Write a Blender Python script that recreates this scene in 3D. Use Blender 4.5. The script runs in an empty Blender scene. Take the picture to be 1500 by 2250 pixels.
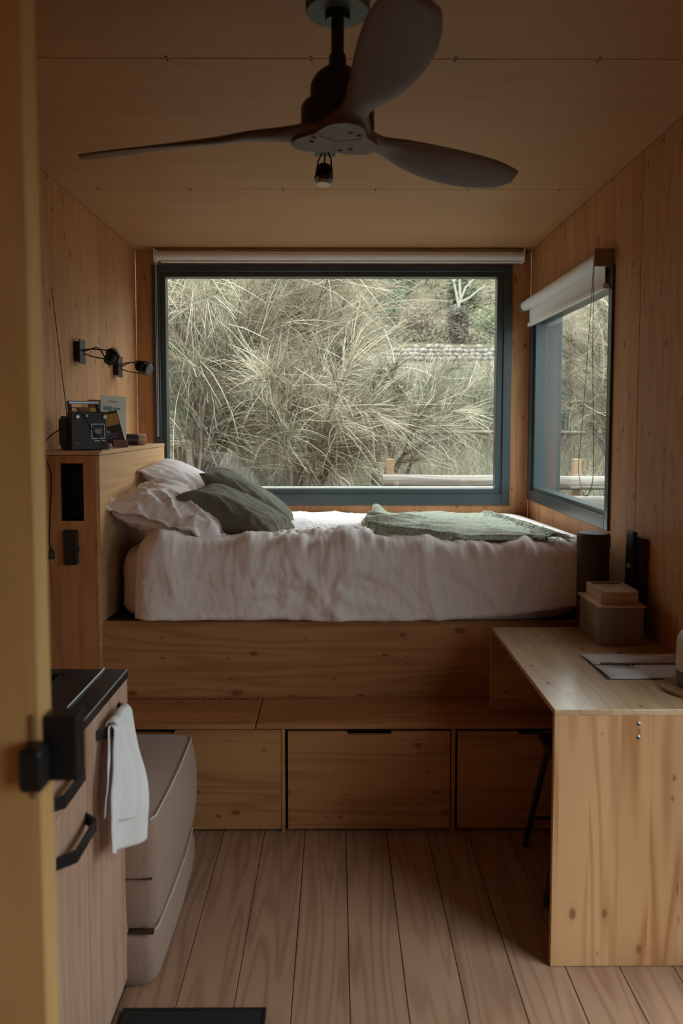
import bpy, bmesh, math, random
import numpy as np
from mathutils import Vector, Matrix, noise

random.seed(7)
rng = np.random.default_rng(7)
S = bpy.context.scene
col = S.collection

# ------------------------------------------------------------------ camera, world, light openings, exposure
F = 1700.0                                     # focal length in pixels of the 1500 x 2250 frame
PITCH = math.radians(3.6)
YAW = math.atan(10 / F)
cam_d = bpy.data.cameras.new('camera')
cam_d.sensor_fit = 'VERTICAL'
cam_d.sensor_height = 36.0
cam_d.lens = F / 2250 * 36
cam_d.shift_y = -(1125 - (930 + F * math.tan(PITCH))) / 2250
cam_d.clip_start = 0.05
cam_d.clip_end = 500
cam = bpy.data.objects.new('camera', cam_d)
col.objects.link(cam)
cam.location = (0, 0, 1.58)
cam.rotation_euler = (math.pi / 2 - PITCH, 0, -YAW)
cam_d.dof.use_dof = True
cam_d.dof.focus_distance = 3.7
cam_d.dof.aperture_fstop = 3.6
S.camera = cam

w = bpy.data.worlds.new('overcast')
S.world = w
w.use_nodes = True
wn, wl = w.node_tree.nodes, w.node_tree.links
wn.clear()
bg = wn.new('ShaderNodeBackground')
wo = wn.new('ShaderNodeOutputWorld')
tc = wn.new('ShaderNodeTexCoord')
sx = wn.new('ShaderNodeSeparateXYZ')
mr = wn.new('ShaderNodeMapRange')
mr.inputs[1].default_value = 0.0
mr.inputs[2].default_value = 1.0
mr.inputs[3].default_value = 0.7
mr.inputs[4].default_value = 1.5               # an overcast sky is brighter towards the zenith
ml = wn.new('ShaderNodeMath')
ml.operation = 'MULTIPLY'
ml.inputs[1].default_value = 1.75
wl.new(tc.outputs['Generated'], sx.inputs[0])
wl.new(sx.outputs['Z'], mr.inputs[0])
wl.new(mr.outputs[0], ml.inputs[0])
wl.new(ml.outputs[0], bg.inputs['Strength'])
bg.inputs['Color'].default_value = (0.88, 0.965, 1.0, 1)
wl.new(bg.outputs[0], wo.inputs[0])

def portal(name, loc, rot, sx_, sy_):
    d = bpy.data.lights.new(name, 'AREA')
    d.shape = 'RECTANGLE'
    d.size, d.size_y = sx_, sy_
    d.cycles.is_portal = True
    o = bpy.data.objects.new(name, d)
    col.objects.link(o)
    o.location = loc
    o.rotation_euler = rot
    return o

PI = math.pi
portal('portal_back_window', (-0.03, 4.98, 1.82), (-PI / 2, 0, 0), 2.2, 1.45)
portal('portal_side_window', (1.36, 4.04, 1.69), (0, PI / 2, 0), 1.1, 1.3)
portal('portal_garden_door', (1.36, 1.60, 1.07), (0, PI / 2, 0), 2.0, 0.9)
portal('portal_added_window', (1.36, -0.50, 1.52), (0, PI / 2, 0), 1.15, 1.5)  # sky portal of the added rear window

S.view_settings.view_transform = 'Standard'
S.view_settings.look = 'None'
S.view_settings.gamma = 1
S.view_settings.use_curve_mapping = False
S.view_settings.exposure = 1.8
S.cycles.use_denoising = True
S.cycles.max_bounces = 9
S.cycles.diffuse_bounces = 5
S.cycles.glossy_bounces = 4
S.cycles.transparent_max_bounces = 12
S.cycles.caustics_reflective = False
S.cycles.caustics_refractive = False
S.cycles.sample_clamp_indirect = 4

# ------------------------------------------------------------------ materials
def newmat(name):
    m = bpy.data.materials.new(name)
    m.use_nodes = True
    nt = m.node_tree
    b = nt.nodes['Principled BSDF']
    return m, nt, b

def nd(nt, typ, **kw):
    n = nt.nodes.new(typ)
    for k, v in kw.items():
        if k == 'inp':
            for i, val in v.items():
                n.inputs[i].default_value = val
        else:
            setattr(n, k, v)
    return n

def lk(nt, a, b):
    nt.links.new(a, b)

def fmath(nt, op, a, b=None, clamp=False):
    n = nt.nodes.new('ShaderNodeMath')
    n.operation = op
    n.use_clamp = clamp
    for i, v in enumerate((a, b)):
        if v is None:
            continue
        if isinstance(v, (int, float)):
            n.inputs[i].default_value = v
        else:
            nt.links.new(v, n.inputs[i])
    return n.outputs[0]

def mixc(nt, fac, a, b, mode='MIX'):
    n = nt.nodes.new('ShaderNodeMix')
    n.data_type = 'RGBA'
    n.blend_type = mode
    for sock, v in ((n.inputs[0], fac), (n.inputs[6], a), (n.inputs[7], b)):
        if isinstance(v, (int, float)):
            sock.default_value = v
        elif isinstance(v, tuple):
            sock.default_value = (*v, 1) if len(v) == 3 else v
        else:
            nt.links.new(v, sock)
    return n.outputs[2]

def wood(name, light=(0.56, 0.35, 0.175), dark=(0.36, 0.19, 0.08), grain='Z', across='X', strip=0.085,
         knots=1.0, rough=0.5, contrast=1.0, ring=1.0, spec=0.35, knotsc=1.0, length=0):
    """glued softwood lamellae running along `grain`, side by side along `across`"""
    m, nt, b = newmat(name)
    t = nd(nt, 'ShaderNodeTexCoord')
    s = nd(nt, 'ShaderNodeSeparateXYZ')
    lk(nt, t.outputs['Object'], s.inputs[0])
    oi = nd(nt, 'ShaderNodeObjectInfo')
    g, a = s.outputs[grain], s.outputs[across]
    third = [x for x in 'XYZ' if x not in (grain, across)][0]
    c = s.outputs[third]
    idn = fmath(nt, 'FLOOR', fmath(nt, 'DIVIDE', a, strip))
    idn = fmath(nt, 'ADD', idn, fmath(nt, 'MULTIPLY', oi.outputs['Random'], 91.0))
    if length:
        row = fmath(nt, 'FLOOR', fmath(nt, 'ADD', fmath(nt, 'DIVIDE', g, length), fmath(nt, 'MULTIPLY', idn, 0.37)))
        idn = fmath(nt, 'ADD', idn, fmath(nt, 'MULTIPLY', row, 13.7))
    wn_ = nd(nt, 'ShaderNodeTexWhiteNoise', noise_dimensions='1D')
    lk(nt, idn, wn_.inputs['W'])
    rnd = wn_.outputs['Value']
    off = fmath(nt, 'MULTIPLY', rnd, 37.0)
    # long grain lines
    cv = nd(nt, 'ShaderNodeCombineXYZ')
    lk(nt, fmath(nt, 'MULTIPLY', a, 1.0), cv.inputs[0])
    lk(nt, fmath(nt, 'ADD', fmath(nt, 'MULTIPLY', g, 0.07), off), cv.inputs[1])
    lk(nt, fmath(nt, 'ADD', fmath(nt, 'MULTIPLY', c, 1.0), off), cv.inputs[2])
    n1 = nd(nt, 'ShaderNodeTexNoise', inp={'Scale': 9.0, 'Detail': 2.0, 'Roughness': 0.4})
    lk(nt, cv.outputs[0], n1.inputs['Vector'])
    bands = fmath(nt, 'MULTIPLY', n1.outputs['Fac'], 46.0 * ring)
    sn = fmath(nt, 'SINE', bands)
    sn = fmath(nt, 'MULTIPLY', fmath(nt, 'ADD', sn, 1.0), 0.5)
    sn = fmath(nt, 'POWER', sn, 2.2)
    n2 = nd(nt, 'ShaderNodeTexNoise', inp={'Scale': 160.0, 'Detail': 2.0})
    cv2 = nd(nt, 'ShaderNodeCombineXYZ')
    lk(nt, a, cv2.inputs[0])
    lk(nt, fmath(nt, 'MULTIPLY', g, 0.02), cv2.inputs[1])
    lk(nt, c, cv2.inputs[2])
    lk(nt, cv2.outputs[0], n2.inputs['Vector'])
    n3 = nd(nt, 'ShaderNodeTexNoise', inp={'Scale': 2.2, 'Detail': 3.0})
    lk(nt, t.outputs['Object'], n3.inputs['Vector'])
    f = fmath(nt, 'ADD', fmath(nt, 'MULTIPLY', sn, 0.50 * contrast), fmath(nt, 'MULTIPLY', n2.outputs['Fac'], 0.20))
    f = fmath(nt, 'ADD', f, fmath(nt, 'MULTIPLY', fmath(nt, 'SUBTRACT', n3.outputs['Fac'], 0.5), 0.5))
    f = fmath(nt, 'ADD', f, fmath(nt, 'MULTIPLY', fmath(nt, 'SUBTRACT', rnd, 0.5), 0.42 * contrast), clamp=True)
    base = mixc(nt, f, light, dark)
    # knots
    if knots > 0:
        kv = nd(nt, 'ShaderNodeCombineXYZ')
        lk(nt, fmath(nt, 'MULTIPLY', a, 9.0 / knotsc), kv.inputs[0])
        lk(nt, fmath(nt, 'ADD', fmath(nt, 'MULTIPLY', g, 5.0 / knotsc), off), kv.inputs[1])
        vo = nd(nt, 'ShaderNodeTexVoronoi', voronoi_dimensions='2D', inp={'Scale': 1.0, 'Randomness': 1.0})
        lk(nt, kv.outputs[0], vo.inputs['Vector'])
        sc = nd(nt, 'ShaderNodeSeparateColor')
        lk(nt, vo.outputs['Color'], sc.inputs[0])
        size = fmath(nt, 'MULTIPLY', fmath(nt, 'SUBTRACT', sc.outputs[0], 1.0 - 0.60 * knots, clamp=True), 0.30)
        k = fmath(nt, 'SUBTRACT', size, vo.outputs['Distance'])
        k = fmath(nt, 'MULTIPLY', k, 22.0, clamp=True)
        k = fmath(nt, 'MULTIPLY', k, 0.8)
        base = mixc(nt, k, base, (dark[0] * 0.38, dark[1] * 0.28, dark[2] * 0.25))
        halo = fmath(nt, 'MULTIPLY', fmath(nt, 'SUBTRACT', fmath(nt, 'MULTIPLY', size, 2.2), vo.outputs['Distance']), 4.0, clamp=True)
        base = mixc(nt, fmath(nt, 'MULTIPLY', halo, 0.35), base, dark)
    lk(nt, base, b.inputs['Base Color'])
    b.inputs['Roughness'].default_value = rough
    b.inputs['Specular IOR Level'].default_value = spec
    bp = nd(nt, 'ShaderNodeBump', inp={'Strength': 0.12, 'Distance': 0.002})
    lk(nt, f, bp.inputs['Height'])
    lk(nt, bp.outputs[0], b.inputs['Normal'])
    return m

def plain(name, c, rough=0.5, metal=0.0, var=0.12, scale=14.0, spec=0.5, bump=0.0, bscale=200.0, sheen=0.0, sub=0.0):
    m, nt, b = newmat(name)
    t = nd(nt, 'ShaderNodeTexCoord')
    n = nd(nt, 'ShaderNodeTexNoise', inp={'Scale': scale, 'Detail': 4.0})
    lk(nt, t.outputs['Object'], n.inputs['Vector'])
    lo = tuple(x * (1 - var) for x in c)
    hi = tuple(min(1, x * (1 + var)) for x in c)
    lk(nt, mixc(nt, n.outputs['Fac'], lo, hi), b.inputs['Base Color'])
    b.inputs['Roughness'].default_value = rough
    b.inputs['Metallic'].default_value = metal
    b.inputs['Specular IOR Level'].default_value = spec
    if sheen:
        b.inputs['Sheen Weight'].default_value = sheen
    if bump:
        n2 = nd(nt, 'ShaderNodeTexNoise', inp={'Scale': bscale, 'Detail': 3.0})
        lk(nt, t.outputs['Object'], n2.inputs['Vector'])
        bp = nd(nt, 'ShaderNodeBump', inp={'Strength': bump, 'Distance': 0.003})
        lk(nt, n2.outputs['Fac'], bp.inputs['Height'])
        lk(nt, bp.outputs[0], b.inputs['Normal'])
    return m

def weave(name, c, c2, scale=900, bump=0.4, rough=0.9, sheen=0.2):
    m, nt, b = newmat(name)
    t = nd(nt, 'ShaderNodeTexCoord')
    n = nd(nt, 'ShaderNodeTexNoise', inp={'Scale': scale * 0.25, 'Detail': 2.0})
    lk(nt, t.outputs['Object'], n.inputs['Vector'])
    n3 = nd(nt, 'ShaderNodeTexNoise', inp={'Scale': 6.0, 'Detail': 3.0})
    lk(nt, t.outputs['Object'], n3.inputs['Vector'])
    f = fmath(nt, 'MULTIPLY', fmath(nt, 'SUBTRACT', n.outputs['Fac'], 0.38), 4.0, clamp=True)
    f = fmath(nt, 'ADD', fmath(nt, 'MULTIPLY', f, 0.6), fmath(nt, 'MULTIPLY', n3.outputs['Fac'], 0.4))
    lk(nt, mixc(nt, f, c, c2), b.inputs['Base Color'])
    b.inputs['Roughness'].default_value = rough
    b.inputs['Specular IOR Level'].default_value = 0.2
    b.inputs['Sheen Weight'].default_value = sheen
    bp = nd(nt, 'ShaderNodeBump', inp={'Strength': bump, 'Distance': 0.003})
    lk(nt, n.outputs['Fac'], bp.inputs['Height'])
    lk(nt, bp.outputs[0], b.inputs['Normal'])
    return m

def glass_mat(name, f0=0.055):
    m = bpy.data.materials.new(name)
    m.use_nodes = True
    nt = m.node_tree
    nt.nodes.clear()
    out = nd(nt, 'ShaderNodeOutputMaterial')
    ge = nd(nt, 'ShaderNodeNewGeometry')
    dt = nd(nt, 'ShaderNodeVectorMath', operation='DOT_PRODUCT')
    lk(nt, ge.outputs['Incoming'], dt.inputs[0])
    lk(nt, ge.outputs['Normal'], dt.inputs[1])
    c = fmath(nt, 'ABSOLUTE', dt.outputs['Value'])
    p = fmath(nt, 'POWER', fmath(nt, 'SUBTRACT', 1.0, c), 5.0)
    r = fmath(nt, 'ADD', f0, fmath(nt, 'MULTIPLY', p, 1 - f0), clamp=True)
    tr = nd(nt, 'ShaderNodeBsdfTransparent')
    tr.inputs[0].default_value = (0.955, 0.975, 0.965, 1)
    gl = nd(nt, 'ShaderNodeBsdfGlossy')
    gl.inputs['Roughness'].default_value = 0.0
    mx = nd(nt, 'ShaderNodeMixShader')
    lk(nt, r, mx.inputs[0])
    lk(nt, tr.outputs[0], mx.inputs[1])
    lk(nt, gl.outputs[0], mx.inputs[2])
    lk(nt, mx.outputs[0], out.inputs[0])
    return m

def attr_mat(name, rough=0.85, scale=1.0):
    m, nt, b = newmat(name)
    at = nd(nt, 'ShaderNodeAttribute', attribute_name='tone')
    n = nd(nt, 'ShaderNodeTexNoise', inp={'Scale': 5.0})
    t = nd(nt, 'ShaderNodeTexCoord')
    lk(nt, t.outputs['Object'], n.inputs['Vector'])
    v = mixc(nt, fmath(nt, 'MULTIPLY', n.outputs['Fac'], 0.35), at.outputs['Color'], (0.14 * scale, 0.135 * scale, 0.09 * scale))
    lk(nt, v, b.inputs['Base Color'])
    b.inputs['Roughness'].default_value = rough
    b.inputs['Specular IOR Level'].default_value = 0.25
    return m

LW, DW = (0.56, 0.285, 0.125), (0.37, 0.155, 0.055)
M = {}
M['wall_y'] = wood('spruce_wall_side', LW, DW, 'Z', 'Y', 0.11, knots=0.9, rough=0.55, knotsc=0.62, contrast=0.8)
M['wall_x'] = wood('spruce_wall_back', LW, DW, 'Z', 'X', 0.095, knots=0.9, rough=0.55, knotsc=0.62, contrast=0.8)
M['ply'] = wood('birch_ply_ceiling', (0.53, 0.305, 0.15), (0.40, 0.21, 0.095), 'X', 'Y', 0.6, knots=0.10, rough=0.55, contrast=0.35, ring=0.4)
M['board_x'] = wood('spruce_boards_lying', (0.50, 0.245, 0.10), (0.31, 0.125, 0.045), 'X', 'Z', 0.12, knots=0.95, rough=0.5, knotsc=0.8)
M['bench_top'] = wood('spruce_bench_top', (0.50, 0.245, 0.10), (0.31, 0.125, 0.045), 'X', 'Y', 0.12, knots=0.6, rough=0.45)
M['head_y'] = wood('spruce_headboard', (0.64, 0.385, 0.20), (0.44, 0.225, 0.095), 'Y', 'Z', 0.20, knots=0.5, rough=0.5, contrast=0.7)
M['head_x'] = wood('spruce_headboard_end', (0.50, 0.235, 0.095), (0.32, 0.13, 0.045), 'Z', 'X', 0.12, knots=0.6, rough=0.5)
M['desk_top'] = wood('spruce_desk_top', (0.58, 0.40, 0.24), (0.40, 0.24, 0.13), 'Y', 'X', 0.085, knots=0.7, rough=0.22, contrast=0.8, length=0.45, spec=0.85)
M['desk_front'] = wood('spruce_desk_panel', (0.61, 0.355, 0.175), (0.40, 0.185, 0.072), 'Z', 'X', 0.088, knots=0.95, rough=0.5, contrast=1.4, ring=0.8, knotsc=0.9)
M['cab'] = wood('larch_cabinet_front', (0.52, 0.33, 0.235), (0.34, 0.19, 0.13), 'Z', 'Y', 0.033, knots=0.45, rough=0.5, contrast=0.8, knotsc=0.7)
M['near'] = wood('spruce_partition', (0.68, 0.42, 0.17), (0.52, 0.29, 0.095), 'Z', 'X', 0.14, knots=0.4, rough=0.55, contrast=0.5)
M['floor'] = wood('oak_floor', (0.43, 0.26, 0.17), (0.24, 0.13, 0.08), 'Y', 'X', 5.0, knots=0.12, rough=0.38, contrast=1.0, ring=1.3, spec=0.4)
M['blade'] = wood('walnut_blade', (0.135, 0.078, 0.066), (0.07, 0.034, 0.027), 'X', 'Y', 0.6, knots=0.0, rough=0.45, contrast=0.4)
M['darkwood'] = wood('dark_log', (0.27, 0.24, 0.20), (0.13, 0.11, 0.09), 'X', 'Z', 0.3, knots=0.2, rough=0.8, contrast=1.3, ring=1.6)
M['smallwood'] = wood('pale_pine_box', (0.56, 0.38, 0.26), (0.42, 0.26, 0.16), 'X', 'Z', 0.2, knots=0.3, rough=0.5)
M['frame'] = plain('window_paint', (0.035, 0.055, 0.06), rough=0.28, var=0.06, spec=0.6)
M['black'] = plain('black_metal', (0.012, 0.012, 0.013), rough=0.4, var=0.2, spec=0.4)
M['blackgloss'] = plain('black_laminate', (0.016, 0.015, 0.015), rough=0.34, var=0.2, spec=0.3, bump=0.03)
M['void'] = plain('dark_recess', (0.006, 0.005, 0.005), rough=0.9)  # also paints shade into the bed gap and the bench interior
M['steel'] = plain('brushed_steel', (0.35, 0.36, 0.37), rough=0.4, metal=1.0, var=0.1)
M['linen'] = plain('white_linen', (0.85, 0.765, 0.748), rough=0.85, var=0.03, bump=0.08, bscale=600, sheen=0.1, spec=0.2)
M['towel'] = weave('white_towel', (0.74, 0.72, 0.73), (0.86, 0.85, 0.86), 1400, 0.25)
M['blind'] = plain('white_blind', (0.84, 0.85, 0.86), rough=0.6, var=0.03)
M['sage'] = weave('sage_throw', (0.17, 0.185, 0.125), (0.46, 0.47, 0.35), 420, 0.8)
M['cushion'] = plain('olive_cushion', (0.135, 0.12, 0.085), rough=0.85, var=0.10, sheen=0.1, spec=0.2, bump=0.1, bscale=500)
M['pouf'] = weave('taupe_fabric', (0.27, 0.175, 0.13), (0.36, 0.245, 0.19), 1200, 0.3)
M['piping'] = plain('pale_piping', (0.55, 0.47, 0.40), rough=0.8)
M['leather'] = plain('brown_leather', (0.055, 0.028, 0.016), rough=0.6, var=0.25)
M['tin'] = plain('taupe_tin', (0.26, 0.20, 0.155), rough=0.45, var=0.05)
M['paper'] = plain('paper', (0.62, 0.60, 0.60), rough=0.8, var=0.04)
M['cream'] = plain('cream_ceramic', (0.60, 0.52, 0.45), rough=0.4, var=0.05)
M['grey'] = plain('grey_ceramic', (0.14, 0.13, 0.13), rough=0.5, var=0.1)
M['brownwood'] = wood('brown_tray', (0.30, 0.17, 0.09), (0.19, 0.10, 0.05), 'X', 'Y', 0.3, knots=0.0, rough=0.45)
M['radio'] = plain('radio_case', (0.017, 0.017, 0.015), rough=0.5, var=0.1)
M['radiodark'] = plain('radio_rear', (0.010, 0.010, 0.010), rough=0.5)
M['silver'] = plain('silver_plastic', (0.42, 0.45, 0.50), rough=0.3, metal=0.6, var=0.05)
M['label_'] = plain('cassette_label', (0.22, 0.22, 0.20), rough=0.5)
M['red'] = plain('dark_red_card', (0.16, 0.02, 0.03), rough=0.6)
M['ochre'] = plain('ochre_print', (0.42, 0.24, 0.06), rough=0.6, var=0.4, scale=60)
M['bookdark'] = plain('dark_book_cover', (0.035, 0.016, 0.022), rough=0.45)
M['bookgreen'] = plain('mint_book_cover', (0.72, 0.75, 0.67), rough=0.6, var=0.05)
M['teal'] = plain('teal_print', (0.14, 0.34, 0.31), rough=0.6)
M['inkgrey'] = plain('grey_print', (0.22, 0.26, 0.24), rough=0.6)
M['yellow'] = plain('yellow_print', (0.62, 0.36, 0.06), rough=0.6)
M['brownhard'] = plain('brown_book_cover', (0.20, 0.10, 0.06), rough=0.6)
M['tan'] = plain('tan_leather', (0.42, 0.21, 0.11), rough=0.5, var=0.2, scale=40)
M['mat'] = plain('black_mat', (0.012, 0.011, 0.010), rough=0.95, var=0.4, scale=300, bump=0.5)
M['canopy'] = plain('green_grey_paint', (0.075, 0.10, 0.085), rough=0.5)
M['lens'] = plain('dark_lens', (0.10, 0.09, 0.08), rough=0.08, spec=0.9)
M['bulb'] = plain('frosted_bulb', (0.75, 0.68, 0.58), rough=0.3, var=0.02)
M['bead'] = plain('dark_bead', (0.10, 0.045, 0.03), rough=0.35)
M['beadl'] = plain('pale_bead', (0.55, 0.56, 0.55), rough=0.35)
M['glass'] = glass_mat('window_glass')
M['twig'] = attr_mat('broom_twigs')
M['bark'] = plain('grey_bark', (0.16, 0.125, 0.095), rough=0.9, var=0.35, scale=30, bump=0.4, bscale=60)
M['postwood'] = plain('post_wood', (0.30, 0.20, 0.115), rough=0.9, var=0.3)
M['palebark'] = plain('pale_bark', (0.27, 0.245, 0.205), rough=0.9, var=0.15)
M['stone'] = plain('pale_stone', (0.21, 0.185, 0.155), rough=0.9, var=0.35, scale=6)
M['deck'] = plain('weathered_deck', (0.33, 0.31, 0.27), rough=0.8, var=0.2, scale=30)

def terrain_mat():
    m, nt, b = newmat('dry_hillside')
    t = nd(nt, 'ShaderNodeTexCoord')
    mp = nd(nt, 'ShaderNodeMapping')
    mp.inputs['Scale'].default_value = (0.05, 0.22, 1.2)
    lk(nt, t.outputs['Object'], mp.inputs[0])
    n = nd(nt, 'ShaderNodeTexNoise', inp={'Scale': 3.0, 'Detail': 6.0, 'Roughness': 0.65})
    lk(nt, mp.outputs[0], n.inputs['Vector'])
    n2 = nd(nt, 'ShaderNodeTexNoise', inp={'Scale': 1.6, 'Detail': 6.0, 'Roughness': 0.7})
    lk(nt, t.outputs['Object'], n2.inputs['Vector'])
    f1 = fmath(nt, 'MULTIPLY', fmath(nt, 'SUBTRACT', n.outputs['Fac'], 0.40), 5.0, clamp=True)
    f2 = fmath(nt, 'MULTIPLY', fmath(nt, 'SUBTRACT', n2.outputs['Fac'], 0.38), 4.0, clamp=True)
    c = mixc(nt, f1, (0.040, 0.042, 0.025), (0.145, 0.115, 0.075))
    c = mixc(nt, f2, c, (0.085, 0.072, 0.043))
    lk(nt, c, b.inputs['Base Color'])
    b.inputs['Roughness'].default_value = 1.0
    b.inputs['Specular IOR Level'].default_value = 0.1
    return m
M['terrain'] = terrain_mat()

# ------------------------------------------------------------------ mesh helpers
ROOT = {}

class G:
    """collects solids in world coordinates, then becomes ONE mesh object"""
    def __init__(self):
        self.bm = bmesh.new()

    def box(self, x0, x1, y0, y1, z0, z1, bev=0.0, rot=None, seg=1):
        r = bmesh.ops.create_cube(self.bm, size=1.0)
        vs = r['verts']
        c = Vector(((x0 + x1) / 2, (y0 + y1) / 2, (z0 + z1) / 2))
        for v in vs:
            v.co = Vector((v.co.x * (x1 - x0), v.co.y * (y1 - y0), v.co.z * (z1 - z0)))
        if bev > 0:
            es = list({e for v in vs for e in v.link_edges})
            rb = bmesh.ops.bevel(self.bm, geom=es, offset=bev, segments=seg, affect='EDGES', profile=0.7)
            vs = list({v for f in rb['faces'] for v in f.verts} | {v for v in vs if v.is_valid})
        for v in vs:
            if rot is not None:
                v.co = rot @ v.co
            v.co += c
        return self

    def cyl(self, p0, p1, r0, r1=None, n=20, caps=True):
        r1 = r0 if r1 is None else r1
        p0, p1 = Vector(p0), Vector(p1)
        d = (p1 - p0).normalized()
        a = d.orthogonal().normalized()
        b = d.cross(a)
        rings = []
        for p, r in ((p0, r0), (p1, r1)):
            rings.append([self.bm.verts.new(p + (a * math.cos(2 * PI * k / n) + b * math.sin(2 * PI * k / n)) * r) for k in range(n)])
        for k in range(n):
            self.bm.faces.new((rings[0][k], rings[0][(k + 1) % n], rings[1][(k + 1) % n], rings[1][k]))
        if caps:
            self.bm.faces.new(rings[0][::-1])
            self.bm.faces.new(rings[1])
        return self

    def lathe(self, prof, c, n=28, axis=(0, 0, 1)):
        """prof: (radius, height) pairs"""
        d = Vector(axis).normalized()
        a = d.orthogonal().normalized()
        b = d.cross(a)
        c = Vector(c)
        rings = []
        for r, h in prof:
            if r < 1e-6:
                rings.append([self.bm.verts.new(c + d * h)])
            else:
                rings.append([self.bm.verts.new(c + d * h + (a * math.cos(2 * PI * k / n) + b * math.sin(2 * PI * k / n)) * r) for k in range(n)])
        for A, B in zip(rings, rings[1:]):
            for k in range(n):
                k2 = (k + 1) % n
                if len(A) == 1 and len(B) == 1:
                    continue
                if len(A) == 1:
                    self.bm.faces.new((A[0], B[k2], B[k]))
                elif len(B) == 1:
                    self.bm.faces.new((A[k], A[k2], B[0]))
                else:
                    self.bm.faces.new((A[k], A[k2], B[k2], B[k]))
        if len(rings[0]) > 1:
            self.bm.faces.new(rings[0][::-1])
        if len(rings[-1]) > 1:
            self.bm.faces.new(rings[-1])
        return self

    def tube(self, pts, r, n=8):
        pts = [Vector(p) for p in pts]
        rings = []
        prev = None
        for i, p in enumerate(pts):
            t = (pts[min(i + 1, len(pts) - 1)] - pts[max(i - 1, 0)]).normalized()
            if prev is None:
                a = t.orthogonal().normalized()
            else:
                a = (prev - t * prev.dot(t)).normalized()
            prev = a
            b = t.cross(a)
            rr = r[i] if isinstance(r, (list, tuple)) else r
            rings.append([self.bm.verts.new(p + (a * math.cos(2 * PI * k / n) + b * math.sin(2 * PI * k / n)) * rr) for k in range(n)])
        for A, B in zip(rings, rings[1:]):
            for k in range(n):
                self.bm.faces.new((A[k], A[(k + 1) % n], B[(k + 1) % n], B[k]))
        self.bm.faces.new(rings[0][::-1])
        self.bm.faces.new(rings[-1])
        return self

    def prism(self, pts, axis, t0, t1):
        """extrude a 2-D outline along an axis ('X','Y','Z'); pts in the other two axes in order"""
        def mk(p, t):
            if axis == 'X':
                return Vector((t, p[0], p[1]))
            if axis == 'Y':
                return Vector((p[0], t, p[1]))
            return Vector((p[0], p[1], t))
        A = [self.bm.verts.new(mk(p, t0)) for p in pts]
        B = [self.bm.verts.new(mk(p, t1)) for p in pts]
        n = len(pts)
        for k in range(n):
            self.bm.faces.new((A[k], A[(k + 1) % n], B[(k + 1) % n], B[k]))
        self.bm.faces.new(A[::-1])
        self.bm.faces.new(B)
        return self

    def grid(self, rows, closed=False):
        """rows: list of lists of points"""
        vs = [[self.bm.verts.new(p) for p in row] for row in rows]
        for A, B in zip(vs, vs[1:]):
            m = len(A)
            for k in range(m if closed else m - 1):
                self.bm.faces.new((A[k], A[(k + 1) % m], B[(k + 1) % m], B[k]))
        return self

    def sphere(self, c, r, sub=2, sc=(1, 1, 1)):
        q = bmesh.ops.create_icosphere(self.bm, subdivisions=sub, radius=r)
        for v in q['verts']:
            v.co = Vector((v.co.x * sc[0], v.co.y * sc[1], v.co.z * sc[2])) + Vector(c)
        return self

    def xf(self, mtx):
        for v in self.bm.verts:
            v.co = mtx @ v.co
        return self

    def obj(self, name, mat, parent=None, smooth=False):
        bmesh.ops.recalc_face_normals(self.bm, faces=self.bm.faces)
        if parent is not None:
            loc = ROOT[parent.name]
        else:
            lo = Vector((min(v.co.x for v in self.bm.verts), min(v.co.y for v in self.bm.verts), min(v.co.z for v in self.bm.verts)))
            hi = Vector((max(v.co.x for v in self.bm.verts), max(v.co.y for v in self.bm.verts), 0))
            loc = Vector(((lo.x + hi.x) / 2, (lo.y + hi.y) / 2, lo.z))
        for v in self.bm.verts:
            v.co -= loc
        me = bpy.data.meshes.new(name)
        self.bm.to_mesh(me)
        self.bm.free()
        me.materials.append(mat)
        if smooth:
            me.polygons.foreach_set('use_smooth', [True] * len(me.polygons))
            if smooth != 'all':
                try:
                    me.set_sharp_from_angle(angle=math.radians(38))
                except Exception:
                    pass
        o = bpy.data.objects.new(name, me)
        col.objects.link(o)
        if parent is not None:
            o.parent = parent
        else:
            o.location = loc
        ROOT[o.name] = loc
        return o

def thing(name, label, cat, loc, group=None):
    o = bpy.data.objects.new(name, None)
    o.empty_display_size = 0.05
    col.objects.link(o)
    o.location = loc
    ROOT[o.name] = Vector(loc)
    o['label'] = label
    o['category'] = cat
    if group:
        o['group'] = group
    return o

def tag(o, label, cat, group=None):
    o['label'] = label
    o['category'] = cat
    if group:
        o['group'] = group
    return o

def structure(name, loc=(0, 0, 0)):
    o = bpy.data.objects.new(name, None)
    o.empty_display_size = 0.05
    col.objects.link(o)
    o.location = loc
    ROOT[o.name] = Vector(loc)
    o['kind'] = 'structure'
    return o

def st(o):
    o['kind'] = 'structure'
    return o

def text_part(name, body, size, mtx, mat, parent, depth=0.0004, align='LEFT'):
    cu = bpy.data.curves.new(name, 'FONT')
    cu.body = body
    cu.size = size
    cu.extrude = depth
    cu.align_x = align
    tmp = bpy.data.objects.new(name, cu)
    col.objects.link(tmp)
    dg = bpy.context.evaluated_depsgraph_get()
    me = bpy.data.meshes.new_from_object(tmp.evaluated_get(dg))
    bpy.data.objects.remove(tmp)
    me.transform(Matrix.Translation(-ROOT[parent.name]) @ mtx)
    me.materials.clear()
    me.materials.append(mat)
    o = bpy.data.objects.new(name, me)
    col.objects.link(o)
    o.parent = parent
    ROOT[o.name] = ROOT[parent.name]
    return o

# ------------------------------------------------------------------ room shell
XL, XR, YB, YN, ZC = -1.235, 1.195, 4.82, -1.6, 2.64
T = 0.16

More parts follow.
